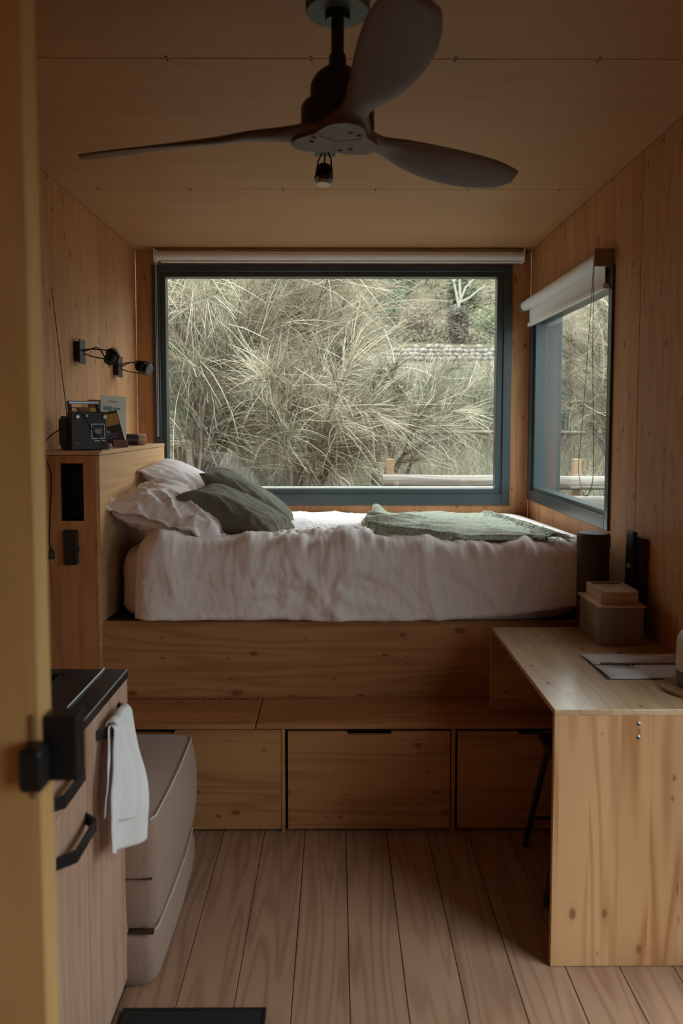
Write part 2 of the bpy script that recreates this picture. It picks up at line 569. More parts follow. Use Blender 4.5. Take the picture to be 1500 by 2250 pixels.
# floor: oak planks, each a part of the floor
fl = structure('floor', (0, 0, -0.03))
G().box(XL - T, XR + T, YN - T, YB + T, -0.12, -0.022).obj('subfloor', M['void'], fl)
pw = 0.1575
k = 0
x = 0.034 - pw * 9
plank_rng = random.Random(3)
while x < XR:
    x0, x1 = max(x, XL), min(x + pw, XR)
    if x1 - x0 > 0.01:
        ys = [YN]
        y = YN + plank_rng.uniform(0.5, 1.9)
        while y < 1.0:
            ys.append(y)
            y += 1.9
        ys.append(YB)
        for a_, b_ in zip(ys, ys[1:]):
            dz = plank_rng.uniform(-0.0006, 0.0004)
            G().box(x0 + 0.0012, x1 - 0.0012, a_ + 0.0008, b_ - 0.0008, -0.022, dz, bev=0.0012).obj('plank', M['floor'], fl)
    x += pw

# ceiling: plywood panels with open joints and small fixing plugs
ce = structure('ceiling', (0, 0, ZC))
G().box(XL - T, XR + T, YN - T, YB + T, ZC + 0.02, ZC + 0.10).obj('roof_board', M['void'], ce)
seams = [YN, -0.19, 1.07, 2.325, 3.587, YB]
for a_, b_ in zip(seams, seams[1:]):
    G().box(XL, XR, a_ + 0.0022, b_ - 0.0022, ZC, ZC + 0.018, bev=0.001).obj('panel', M['ply'], ce)
for s_, off in ((3.587, 0.0), (2.325, 0.17), (1.07, 0.05)):
    xx = XL + 0.15 + off
    while xx < XR:
        for dy in (-0.012, 0.012):
            G().lathe([(0.0045, -0.0012), (0.0045, 0.002), (0, 0.002)], (xx, s_ + dy, ZC), 8).obj('screw', M['leather'], ce)
        xx += 0.42

# side and rear walls
wl_ = structure('wall_left', (XL, 0, 0))
for a_, b_ in ((YN, 1.0), (1.0, 3.42), (3.42, YB)):
    G().box(XL - T, XL, a_ + 0.001, b_ - 0.001, 0, ZC, bev=0.0015).obj('panel', M['wall_y'], wl_)

wr = structure('wall_right', (XR, 0, 0))
SY0, SY1, SZ0, SZ1 = 3.362, 4.80, 1.108, 2.262     # side window opening
DY0, DY1, DZ1 = 1.16, 2.04, 2.05
RY0, RY1, RZ0, RZ1 = -1.25, 0.25, 0.95, 2.10        # unseen window added behind the camera to light the partition                    # garden door opening beside the camera
def wpan(y0, y1, z0, z1):
    G().box(XR, XR + T, y0, y1, z0, z1, bev=0.0015).obj('panel', M['wall_y'], wr)
wpan(YN, RY0, 0, ZC)
wpan(RY0, RY1, 0, RZ0)
wpan(RY0, RY1, RZ1, ZC)
wpan(RY1, DY0, 0, ZC)
wpan(DY0, DY1, DZ1, ZC)
wpan(DY1, 3.078, 0, ZC)
wpan(3.081, SY0 + 0.02, 0, ZC)
wpan(SY0 + 0.02, YB, 0, SZ0 + 0.02)
wpan(SY0 + 0.02, YB, SZ1 - 0.02, ZC)
G().box(XR, XR + T, SY1 - 0.02, YB, SZ0 + 0.02, SZ1 - 0.02).obj('panel', M['wall_y'], wr)

wb = structure('wall_back', (0, YB, 0))
BX0, BX1, BZ0, BZ1 = -1.136, 1.078, 1.068, 2.548   # back window frame, outside edges
def bpan(x0, x1, z0, z1):
    G().box(x0, x1, YB, YB + T, z0, z1, bev=0.0012).obj('panel', M['wall_x'], wb)
bpan(XL, BX0 + 0.02, 0, ZC)
bpan(BX1 - 0.02, XR, 0, ZC)
bpan(BX0 + 0.02, BX1 - 0.02, 0, BZ0 + 0.02)
bpan(BX0 + 0.02, BX1 - 0.02, BZ1 - 0.02, ZC)
wf = st(G().box(XL - T, XR + T, YN - T, YN, 0, ZC).obj('wall_front', M['wall_x']))

# window frames: fascia, stepped inner frame, pane
def rect_ring(axis, a0, a1, z0, z1, w_, t0, t1, bev=0.002):
    g = G()
    wl0, wr0, wb0, wt0 = w_
    def bx(u0, u1, v0, v1):
        if axis == 'Y':
            g.box(u0, u1, t0, t1, v0, v1, bev=bev)
        else:
            g.box(t0, t1, u0, u1, v0, v1, bev=bev)
    bx(a0, a0 + wl0, z0, z1)
    bx(a1 - wr0, a1, z0, z1)
    bx(a0 + wl0 - 0.0005, a1 - wr0 + 0.0005, z0, z0 + wb0)
    bx(a0 + wl0 - 0.0005, a1 - wr0 + 0.0005, z1 - wt0, z1)
    return g

w1 = structure('window_1', (0, YB, BZ0))
rect_ring('Y', BX0, BX1, BZ0, BZ1, (0.048, 0.050, 0.070, 0.040), YB - 0.012, YB + 0.012).obj('window_frame', M['frame'], w1)
rect_ring('Y', BX0 + 0.040, BX1 - 0.042, BZ0 + 0.062, BZ1 - 0.034, (0.042, 0.047, 0.038, 0.036), YB + 0.002, YB + 0.075).obj('sash', M['frame'], w1)
G().box(BX0 + 0.06, BX1 - 0.06, YB + 0.045, YB + 0.053, BZ0 + 0.08, BZ1 - 0.05).obj('pane', M['glass'], w1)
rect_ring('Y', BX0 + 0.0205, BX1 - 0.0205, BZ0 + 0.0205, BZ1 - 0.0205, (0.02, 0.02, 0.02, 0.02), YB + 0.0755, YB + T + 0.02).obj('outer_flashing', M['frame'], w1)
G().box(BX0 - 0.02, BX1 + 0.02, YB + 0.188, YB + T + 0.14, BZ0 + 0.060, BZ0 + 0.095, bev=0.004).obj('outer_sill', M['deck'], w1)

w2 = structure('window_2', (XR, 4.0, SZ0))
rect_ring('X', SY0, SY1, SZ0, SZ1, (0.045, 0.07, 0.062, 0.05), XR - 0.012, XR + 0.012).obj('window_frame', M['frame'], w2)
rect_ring('X', SY0 + 0.035, SY1 - 0.06, SZ0 + 0.052, SZ1 - 0.04, (0.036, 0.05, 0.030, 0.040), XR + 0.002, XR + 0.07).obj('sash', M['frame'], w2)
rect_ring('X', SY0 + 0.0195, SY1 - 0.0195, SZ0 + 0.0195, SZ1 - 0.0195, (0.012, 0.03, 0.015, 0.015), XR + 0.0705, XR + T + 0.02).obj('outer_flashing', M['frame'], w2)
G().box(XR + 0.030, XR + 0.038, SY0 + 0.05, SY1 - 0.07, SZ0 + 0.06, SZ1 - 0.05).obj('pane', M['glass'], w2)

# garden door beside the camera (outside the picture), the source of the light on desk and floor
w3 = structure('added_window', (XR, -0.45, RZ0))  # unseen rear window, added to brighten the partition
rect_ring('X', RY0, RY1, RZ0, RZ1, (0.05, 0.05, 0.05, 0.05), XR + 0.02, XR + 0.09).obj('window_frame', M['frame'], w3)
G().box(XR + 0.05, XR + 0.058, RY0 + 0.04, RY1 - 0.04, RZ0 + 0.04, RZ1 - 0.04).obj('pane', M['glass'], w3)
d2 = structure('door_1', (XR, 1.6, 0))
rect_ring('X', DY0, DY1, 0.0, DZ1, (0.07, 0.07, 0.09, 0.07), XR + 0.02, XR + 0.09).obj('door_frame', M['frame'], d2)
G().box(XR + 0.05, XR + 0.058, DY0 + 0.05, DY1 - 0.05, 0.07, DZ1 - 0.05).obj('pane', M['glass'], d2)

# partition on the left, right beside the camera, with its pocket door and black pull
PX1 = -0.352
wp = structure('wall_partition', (PX1, 0.92, 0))
G().box(XL, PX1, 0.90, 0.938, 0, ZC, bev=0.003).obj('panel', M['near'], wp)
G().box(PX1 + 0.003, PX1 + 0.042, 0.902, 0.935, 1.152, 1.232, bev=0.005, seg=2).obj('door_lock', M['black'], wp)
G().box(PX1 - 0.016, PX1 + 0.012, 0.868, 0.8995, 1.153, 1.205, bev=0.009, seg=3).obj('door_knob', M['black'], wp, smooth=True)
G().box(PX1 - 0.012, PX1 - 0.006, 0.896, 0.8998, 1.135, 1.235, bev=0.001).obj('shading_strip', M['brownwood'], wp)  # thin brown strip paints the vertical shading beside the knob

# ------------------------------------------------------------------ bed platform, bench, headboard
YP = 3.211; YBN = 2.905; ZB = 0.426; ZP = 0.748
bench = thing('storage_bench', 'low spruce storage bench built across the room in front of the bed', 'bench', (0, 3.05, 0))
G().box(XL, XR, 3.18, 3.205, 0, ZB - 0.019).obj('back_panel', M['board_x'], bench)
G().box(-0.310, XR - 0.001, YBN - 0.004, YP - 0.003, ZB - 0.018, ZB, bev=0.002).obj('bench_top', M['bench_top'], bench)
lid = G().box(XL + 0.001, -0.314, YBN - 0.004, 3.176, ZB - 0.018, ZB, bev=0.002).obj('lid', M['bench_top'], bench)
G().box(XL + 0.001, -0.314, 3.182, YP - 0.003, ZB - 0.018, ZB).obj('hinge_rail', M['bench_top'], bench)
for xx in np.arange(-1.2, -0.33, 0.022):
    G().box(xx, xx + 0.013, 3.1755, 3.1825, ZB - 0.012, ZB + 0.0008).obj('hinge_knuckle', M['void'], bench)
def front_panel(name, x0, x1, z1, yf, notch=None, z0=0.012):
    pts = [(x0, z0), (x1, z0), (x1, z1)]
    if notch:
        a_, b_ = notch
        pts += [(b_ + 0.008, z1), (b_, z1 - 0.013), (a_, z1 - 0.013), (a_ - 0.008, z1)]
    pts += [(x0, z1)]
    return G().prism(pts, 'Y', yf, yf + 0.018).obj(name, M['board_x'], bench)
front_panel('front_panel', XL + 0.001, -0.216, 0.404, YBN, (-0.777, -0.629))
G().box(-0.214, -0.2005, YBN + 0.001, YBN + 0.2, 0.0, 0.407).obj('divider', M['board_x'], bench)
front_panel('door', -0.189, 0.436, 0.396, YBN + 0.002, (0.043, 0.204))
G().box(0.441, 0.455, YBN + 0.001, YBN + 0.2, 0.0, 0.407).obj('divider', M['board_x'], bench)
front_panel('door', 0.465, 1.09, 0.396, YBN + 0.002, (0.703, 0.80))
G().box(1.095, XR - 0.001, YBN + 0.001, YBN + 0.2, 0.0, 0.407).obj('divider', M['board_x'], bench)
G().box(XL + 0.005, XR - 0.005, YBN + 0.03, YBN + 0.036, 0.0, 0.405).obj('gap_shade_sheet', M['void'], bench)  # near-black sheet paints the shade seen through the door gaps

pf = thing('bed_platform', 'tall spruce platform board and base that carries the mattress', 'bed base', (0, 4.0, 0))
G().box(-0.985, XR - 0.001, YP, YP + 0.022, ZB - 0.02, ZP, bev=0.002).obj('front_board', M['board_x'], pf)
G().box(-0.985, XR - 0.001, YP + 0.022, YB - 0.002, ZP - 0.03, ZP - 0.006).obj('slat_base', M['void'], pf)  # coloured near-black to paint the shaded gap under the mattress

hb = thing('headboard_cabinet', 'spruce headboard cabinet with a shelf top along the left wall', 'headboard', (-1.11, 3.8, 0))
ZH = 1.466
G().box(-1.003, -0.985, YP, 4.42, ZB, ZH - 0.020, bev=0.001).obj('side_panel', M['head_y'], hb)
g = G()
# end panel facing the room with the open niche cut into it
nx0, nx1, nz0, nz1 = -1.151, -1.053, 1.173, 1.414
for bx_ in ((XL + 0.001, -1.0035, ZB, nz0), (XL + 0.001, -1.0035, nz1, ZH - 0.020), (XL + 0.001, nx0, nz0, nz1), (nx1, -1.0035, nz0, nz1)):
    g.box(bx_[0], bx_[1], YP, YP + 0.018, bx_[2], bx_[3])
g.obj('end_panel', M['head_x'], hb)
g = G()
g.box(nx0 - 0.004, nx1 + 0.004, YP + 0.13, YP + 0.14, nz0 - 0.004, nz1 + 0.004)
g.box(nx0 - 0.006, nx0, YP + 0.018, YP + 0.13, nz0, nz1)
g.box(nx1, nx1 + 0.006, YP + 0.018, YP + 0.13, nz0, nz1)
g.box(nx0, nx1, YP + 0.018, YP + 0.13, nz0 - 0.006, nz0)
g.box(nx0, nx1, YP + 0.018, YP + 0.13, nz1, nz1 + 0.006)
g.obj('niche', M['black'], hb)
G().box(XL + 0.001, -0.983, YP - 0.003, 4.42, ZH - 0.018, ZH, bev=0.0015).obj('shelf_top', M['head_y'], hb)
G().box(XL + 0.001, -1.0035, 4.40, 4.418, ZB, ZH - 0.02).obj('rear_panel', M['head_x'], hb)

so = thing('wall_socket', 'black double socket block on the headboard cabinet end', 'socket', (-1.105, YP, 0.99))
G().box(-1.134, -1.078, YP - 0.024, YP - 0.0005, 0.992, 1.137, bev=0.004).obj('socket_box', M['black'], so)
G().box(-1.078, -1.073, YP - 0.018, YP - 0.006, 1.045, 1.07, bev=0.001).obj('switch', M['black'], so)

# ------------------------------------------------------------------ bedding
def ztop(y):
    return 1.060 - 0.035 * (y - 3.21)

def nz(x, y, z=0.0):
    return noise.noise(Vector((x, y, z)))

def ridge(x, y, z=0.0):
    return 1.0 - abs(nz(x, y, z)) * 2.2

def warped(x, y, s=0.0):
    return x + 0.35 * nz(x * 0.7, y * 0.7, 11 + s), y + 0.35 * nz(x * 0.7 + 5, y * 0.7, 17 + s)

# mattress under a fitted sheet: rounded cushion that follows the same gentle slope
mt = G()
rows = []
X0, X1, Y0, Y1, Z0 = -0.972, 1.10, 3.216, 4.80, ZP - 0.006
NP = 56
def sup(t, p=7.0):
    c, s = math.cos(t), math.sin(t)
    return (math.copysign(abs(c) ** (2 / p), c), math.copysign(abs(s) ** (2 / p), s))
zs = [(0.0, 0.965), (0.012, 0.988), (0.04, 1.0), (0.14, 1.0), (0.20, 1.0), (0.25, 0.992), (0.28, 0.975), (0.298, 0.95), (0.305, 0.90), (0.306, 0.6), (0.306, 0.2), (0.306, 0.001)]
for h, k_ in zs:
    row = []
    for i in range(NP * 3):
        c, s = sup(2 * PI * i / (NP * 3))
        hx, hy = (X1 - X0) / 2, (Y1 - Y0) / 2
        inset = (1 - k_) * (1.6 if k_ > 0.85 else 1)
        if k_ > 0.85:
            xx = (X0 + X1) / 2 + c * (hx - (1 - k_) * 1.1)
            yy = (Y0 + Y1) / 2 + s * (hy - (1 - k_) * 0.8)
        else:
            xx = (X0 + X1) / 2 + c * hx * k_
            yy = (Y0 + Y1) / 2 + s * hy * k_
        ht = h / 0.306 * (ztop(yy) - 0.010 - Z0)
        wr_ = 0.004 * nz(xx * 9, yy * 9, h * 22) + 0.003 * ridge(xx * 4, yy * 4 + h * 30, 3)
        row.append(Vector((xx - wr_ * c, yy - wr_ * s * 0.5, Z0 + ht)))
    rows.append(row)
mt.grid(rows, closed=True)
mattress = thing('mattress', 'thick mattress in a white fitted sheet on the spruce platform', 'mattress', (0.06, 4.0, Z0))
mt.obj('fitted_sheet', M['linen'], mattress, smooth='all')

# duvet: drawn over the top and hanging down the front
prof = []
def duvet_profile(n):
    pts = []
    y = 4.785
    while y > 3.34:
        pts.append((y, ztop(y) + 0.004))
        y -= 0.014
    pts += [(3.32, 1.061), (3.30, 1.062), (3.28, 1.062), (3.26, 1.060), (3.24, 1.056), (3.222, 1.049), (3.207, 1.038), (3.196, 1.023), (3.189, 1.005)]
    z = 0.99
    while z > 0.762:
        pts.append((3.184 + 0.006 * math.sin((1.0 - z) * 9), z))
        z -= 0.012
    pts.append((3.187, 0.757))
    return pts
prof = duvet_profile(0)
NX = 300
DX0, DX1 = -0.83, 1.125
rows = []
L0 = prof[0][0]
acc = 0.0
cum = [0.0]
for (ya, za), (yb_, zb_) in zip(prof, prof[1:]):
    cum.append(cum[-1] + math.hypot(ya - yb_, za - zb_))
for j, (y, z) in enumerate(prof):
    row = []
    p0, p1 = prof[max(j - 1, 0)], prof[min(j + 1, len(prof) - 1)]
    ty, tz = p1[0] - p0[0], p1[1] - p0[1]
    l = math.hypot(ty, tz)
    ny, nz_ = -(-tz) / l, -ty / l          # outward normal (up on top, towards -Y in front)
    ny, nz_ = tz / l, -ty / l
    u = cum[j]
    hang = max(0.0, min(1.0, (1.02 - z) / 0.20)) if y < 3.25 else 0.0
    edge = max(0.0, 1 - abs(y - 3.25) / 0.32) if y > 3.2 else 1.0 - 0.6 * hang
    for i in range(NX + 1):
        s = i / NX
        x = DX0 + (DX1 - DX0) * s + 0.014 * nz(u * 3.1, 2.2) * (1 if s < 0.5 else 0.3) * (1 - s)
        wx, wy = warped(x * 1.5, u * 1.2)
        # soft large swells, long wandering folds, then fine creases
        d = 0.008 + 0.012 * nz(wx * 1.3, wy * 1.3, 1.0)
        ux, uy = warped(x * 1.1 + 3, u * 0.9, 5.0)
        f1 = max(0.0, ridge(ux * 2.0 + 1.3 * uy, uy * 1.0 - 0.3 * ux, 5.0) - 0.35)
        f2 = max(0.0, ridge(ux * 2.6 - 1.1 * uy, uy * 1.2, 25.0) - 0.45)
        d += (0.022 + 0.034 * edge) * f1 ** 1.6 + (0.018 + 0.028 * edge) * f2 ** 1.6
        pl_w = 0.35 + 0.65 * max(0.0, min(1.0, 0.5 + 1.4 * nz(x * 1.9, 7.7)))
        d += 0.013 * pl_w * edge ** 1.5 * max(0.0, ridge(wx * 6.2 + 2.2 * wy, wy * 2.6 - wx, 9.0)) ** 1.5
        d += 0.0040 * max(0, ridge(wx * 12 + wy * 9, wy * 10 - wx * 5, 2.0)) ** 2 + 0.0030 * max(0, ridge(wx * 24 - wy * 12, wy * 20 + wx * 6, 4.0)) ** 2
        crump = math.exp(-((x + 0.08) / 0.36) ** 2) * math.exp(-((y - 3.38) / 0.24) ** 2)
        d += crump * (0.034 * max(0, ridge(wx * 4.5 + wy * 5, wy * 6 - wx * 2, 21.0) - 0.15) + 0.014 * ridge(wx * 13, wy * 12, 3))
        top = (y > 3.3)
        if top and x > 0.2:
            d *= 0.40
        d += hang * 0.006 * math.sin(x * 7.5 + 2 * nz(x * 2, u, 4))
        # ends: the duvet is puffed and rolls over at the left, and is tucked up at the right
        e0 = max(0.0, 1 - s / 0.055)
        d += 0.020 * math.exp(-((s - 0.03) / 0.03) ** 2) - 0.030 * e0 ** 2
        e1 = max(0.0, (s - 0.965) / 0.035)
        d -= 0.022 * e1 ** 2
        yy, zz = y + ny * d, z + nz_ * d
        if y > 4.70:
            zz += 0.006 * nz(x * 5, 3.3) - 0.02 * ((y - 4.70) / 0.085) ** 2
        if hang > 0:
            lift = 0.055 * max(0.0, min(1.0, (x - 0.42) / 0.55)) ** 1.5
            zz += lift * hang
            zz = max(zz, ZP + 0.004) + (0.010 * nz(x * 4, 6.6) + 0.006 * nz(x * 13, 2.6)) * hang * max(0.0, min(1.0, (0.86 - z) / 0.1)) + 0.006 * hang
        if top:
            zz = max(zz, ztop(y) + 0.0015)
        if yy < 3.3:
            yy = min(yy, 3.209) if z < 1.0 else yy
        row.append(Vector((x, yy, zz)))
    rows.append(row)
dv = G().grid(rows).obj('duvet', M['linen'], smooth='all')
tag(dv, 'white rumpled duvet hanging over the front of the bed', 'duvet')
sm = dv.modifiers.new('thickness', 'SOLIDIFY')
sm.thickness = 0.006
sm.offset = 1
sm.use_even_offset = False

def pillow(name, c, along, nrm, a, b, th, mat, parent=None, flange=0.0, wr=1.0, seed=0.0, n=46, pinch=0.06, sag=0.0):
    c, u, w_ = Vector(c), Vector(along).normalized(), Vector(nrm).normalized()
    w_ = (w_ - u * w_.dot(u)).normalized()
    v = w_.cross(u)
    g = G()
    sides = []
    for sg in (1, -1):
        rows = []
        for j in range(n + 1):
            row = []
            q = -1 + 2 * j / n
            for i in range(n + 1):
                p = -1 + 2 * i / n
                core = 1 - flange
                pc, qc = min(1.0, abs(p) / core), min(1.0, abs(q) / core)
                h = th * (max(0.0, 1 - pc ** 2.6) * max(0.0, 1 - qc ** 2.6)) ** 0.52
                pu = p * a * (1 - pinch * (1 - q * q) * abs(p) ** 3)
                qv = q * b * (1 - pinch * (1 - p * p) * abs(q) ** 3)
                wx, wy = warped(p * 2 + seed, q * 2 + seed)
                edge = max(abs(p), abs(q))
                fold = (0.016 * max(0, ridge(wx * 1.2 + wy, wy * 1.7, seed)) ** 1.5 + 0.0045 * max(0, ridge(wx * 3.2 - wy, wy * 4, seed + 3)) ** 2) * wr
                fold *= (0.25 + 0.9 * edge) * (1 - (1 if edge >= 0.999 else 0) * 0.9)
                if flange and edge > core:
                    fold += 0.010 * wr * nz(p * 9 + seed, q * 9, seed)
                    hh = 0.0025
                    off = fold * 0.8
                else:
                    hh = h + fold * min(1.0, h / (0.25 * th))
                    off = 0.0
                if edge >= 0.999:
                    hh = 0.0
                    off = (0.010 * nz(p * 7 + seed, q * 7, seed) * wr) if flange else 0.0
                pos = c + u * pu + v * qv + w_ * (sg * hh + off - sag * (p * p + 0.4 * q * q))
                row.append(pos)
            rows.append(row)
        g.grid(rows)
    bmesh.ops.remove_doubles(g.bm, verts=g.bm.verts, dist=0.0002)
    return g.obj(name, mat, parent, smooth='all')

ang = math.radians
def dirv(deg, yaw=0.0):
    return Vector((math.cos(ang(deg)) * math.cos(ang(yaw)), math.cos(ang(deg)) * math.sin(ang(yaw)), math.sin(ang(deg))))
o = pillow('pillow', (-0.752, 4.10, 1.235), dirv(-33, 4), (0.5, 0, 0.85), 0.27, 0.30, 0.075, M['linen'], flange=0.06, seed=4.2, sag=0.02)
tag(o, 'smooth white pillow upright in the far corner against headboard and window', 'pillow', 'white pillows')
o = pillow('pillow', (-0.722, 3.57, 1.180), dirv(-17, -4), (0.28, -0.10, 0.95), 0.280, 0.30, 0.092, M['linen'], flange=0.12, seed=1.3, sag=0.018, wr=1.7, n=70)
tag(o, 'white ruffled pillow lying nearest on the end of the bed', 'pillow', 'white pillows')
o = pillow('cushion', (-0.448, 3.98, 1.190), dirv(-33, 2), (0.5, 0.02, 0.85), 0.272, 0.24, 0.072, M['cushion'], seed=8.5, wr=0.8, pinch=0.16)
tag(o, 'olive green cushion behind the other, its lit top showing', 'cushion', 'olive cushions')
o = pillow('cushion', (-0.455, 3.60, 1.150), dirv(-26, -7), (0.42, -0.08, 0.9), 0.258, 0.23, 0.080, M['cushion'], seed=2.1, wr=0.9, pinch=0.17)
tag(o, 'olive green cushion in front, dark side towards the room', 'cushion', 'olive cushions')

# throw
th_ = thing('throw', 'sage green woven throw with a fringed end spread across the duvet', 'blanket', (0.6, 3.8, 1.03))
BL, FL_, BR, FR = Vector((0.20, 4.50)), Vector((0.135, 3.272)), Vector((0.835, 4.48)), Vector((0.895, 3.25))
NU, NV = 130, 150
rows = []
for j in range(NV + 1):
    v = j / NV
    row = []
    for i in range(NU + 1):
        u = i / NU
        p = (FL_ * (1 - u) + FR * u) * (1 - v) + (BL * (1 - u) + BR * u) * v
        p.x += (-0.035 * math.sin(v * PI) + 0.020 * nz(v * 5, 1.7)) * (1 - u) + 0.02 * nz(v * 4, 9.0) * u
        p.y += 0.008 * nz(u * 7, 3.0) * (1 - v)
        h = 0.012 + 0.012 * nz(p.x * 2.2, p.y * 2.2, 6)
        rump = math.exp(-((u - 0.06) / 0.30) ** 2)
        h += rump * 0.065 * max(0, ridge(p.x * 2.0 + 1.0, p.y * 5.5 + p.x * 2, 4.0) - 0.25)
        h += 0.026 * max(0, ridge(p.x * 1.6 + 4, p.y * 4.2 + 0.6 * p.x, 14.0) - 0.3) ** 1.3 + 0.010 * max(0, ridge(p.x * 5, p.y * 9, 3.0) - 0.3) + 0.003 * nz(p.x * 14, p.y * 14, 2)
        h += 0.035 * math.exp(-((u - 0.07) / 0.06) ** 2 - ((v - 0.93) / 0.08) ** 2)
        if v < 0.012:
            h = 0.004 + 0.030 * max(0, nz(u * 9, 8.1))
        h = max(h, 0.010)
        if u < 0.03:
            h = 0.008 + h * 0.4
        row.append(Vector((p.x, p.y, ztop(p.y) + h + 0.014)))
    rows.append(row)
tb = G().grid(rows).obj('blanket_cloth', M['sage'], th_, smooth='all')
sm = tb.modifiers.new('thickness', 'SOLIDIFY')
sm.thickness = 0.005
sm.offset = 1
g = G()
rr = random.Random(5)
for i in range(230):
    v = (i + rr.random() * 0.6) / 230
    p = FR * (1 - v) + BR * v
    z = ztop(p.y) + 0.040
    for q in range(2):
        a = rr.uniform(-0.75, 0.75)
        L = rr.uniform(0.08, 0.125)
        dx, dy = math.cos(a) * L, math.sin(a) * L
        h1, h2 = rr.uniform(0.006, 0.018), rr.uniform(-0.014, 0.002)
        x0 = p.x + 0.02 * nz(v * 4, 9.0) - 0.006
        g.tube([(x0, p.y, z), (x0 + dx * 0.5, p.y + dy * 0.4, z + h1), (x0 + dx, p.y + dy, z + h2)], [0.0030, 0.0028, 0.0014], n=3)
fr = g.obj('fringe', M['sage'], th_)
fr['kind'] = 'stuff'

# ------------------------------------------------------------------ desk
ZD = 0.765; DX = 0.620; DY = 2.154
dk = thing('desk', 'spruce desk with a full front panel built along the right wall', 'desk', (0.9, 2.6, 0))
G().box(DX, XR - 0.001, DY, 3.052, ZD - 0.017, ZD, bev=0.0012).obj('desktop', M['desk_top'], dk)
G().box(DX, XR - 0.001, DY, DY + 0.018, 0.002, ZD - 0.0175, bev=0.001).obj('front_panel', M['desk_front'], dk)
G().box(DX - 0.006, XR - 0.001, 3.034, 3.052, ZB + 0.001, ZD - 0.0175, bev=0.001).obj('rear_panel', M['board_x'], dk)
for z_ in (0.7235, 0.684):
    s_ = G().lathe([(0.0062, 0), (0.0062, 0.0008), (0.0045, 0.0022), (0, 0.0024)], (0.861, DY, z_), 14, (0, -1, 0)).obj('screw', M['steel'], dk, smooth=True)
    G().cyl((0.861, DY - 0.0022, z_), (0.861, DY - 0.0028, z_), 0.0022, n=6).obj('screw_socket', M['black'], s_)

# stool under the desk
stl = thing('stool', 'dark stool with splayed black legs pushed under the desk', 'stool', (0.88, 2.62, 0))
G().box(0.735, 1.03, 2.47, 2.77, 0.425, 0.450, bev=0.008, seg=2).obj('seat', M['black'], stl)
for (a_, b_) in (((0.770, 2.735), (0.703, 2.80)), ((0.995, 2.735), (1.06, 2.80)), ((0.770, 2.505), (0.685, 2.44)), ((0.995, 2.505), (1.06, 2.44))):
    G().tube([(a_[0], a_[1], 0.426), (b_[0], b_[1], 0.002)], 0.011, 10).obj('leg', M['black'], stl, smooth=True)
g = G()
g.tube([(0.722, 2.775, 0.12), (1.042, 2.775, 0.12)], 0.007, 8)
g.obj('stretcher', M['black'], stl)

# things on the desk
bx = thing('storage_box', 'taupe lidded storage box standing on the desk by the wall', 'box', (1.05, 2.9, ZD))
G().box(0.960, 1.126, 2.790, 3.018, ZD + 0.0005, 0.903, bev=0.008, seg=3).obj('box_body', M['tin'], bx, smooth=True)
G().box(0.953, 1.131, 2.783, 3.024, 0.9035, 0.914, bev=0.005, seg=2).obj('lid', M['smallwood'], bx, smooth=True)
sb = thing('wooden_case', 'small pale wooden case with sliding lid on the taupe box', 'box', (1.045, 2.9, 0.914))
G().box(0.974, 1.112, 2.815, 2.985, 0.9145, 0.952).obj('case_body', M['smallwood'], sb)
g = G()
g.box(0.974, 0.983, 2.815, 2.985, 0.952, 0.963)
g.box(1.103, 1.112, 2.815, 2.985, 0.952, 0.963)
g.box(0.983, 1.103, 2.976, 2.985, 0.952, 0.963)
g.obj('case_rim', M['smallwood'], sb)
G().box(0.9835, 1.1025, 2.813, 2.960, 0.9525, 0.958, bev=0.001).obj('sliding_lid', M['smallwood'], sb)

cn = thing('canister', 'tall dark brown leather canister behind the desk boxes', 'canister', (1.047, 3.128, ZB))
G().lathe([(0.062, 0), (0.063, 0.01), (0.0635, 0.55), (0.0635, 0.648)], (1.047, 3.128, ZB + 0.001), 36).obj('canister_body', M['leather'], cn, smooth=True)
G().lathe([(0.0662, 0.0), (0.0664, 0.04), (0.0655, 0.052), (0.060, 0.0585), (0, 0.059)], (1.047, 3.128, ZB + 0.650), 36).obj('lid', M['leather'], cn, smooth=True)

mg = thing('folder', 'narrow black folder leaning upright against the right wall', 'folder', (1.15, 2.95, ZD))
g = G()
g.prism([(1.133, ZD + 0.001), (1.150, ZD + 0.001), (1.158, 1.160), (1.141, 1.165)], 'Y', 2.955, 3.02)
fo = g.obj('cover', M['black'], mg)
G().prism([(1.1325, 1.02), (1.1345, 1.02), (1.137, 1.028), (1.135, 1.028)], 'Y', 2.958, 3.0).obj('printed_line', M['inkgrey'], fo)
G().prism([(1.1325, 1.03), (1.1347, 1.03), (1.137, 1.036), (1.135, 1.036)], 'Y', 2.958, 2.99).obj('printed_line', M['inkgrey'], fo)
mg2 = G().prism([(1.154, ZD + 0.001), (1.181, ZD + 0.001), (1.192, 1.135), (1.165, 1.14)], 'Y', 2.93, 3.02).obj('folder', M['bookdark'])
tag(mg2, 'second dark folder squeezed between black folder and right wall', 'folder')

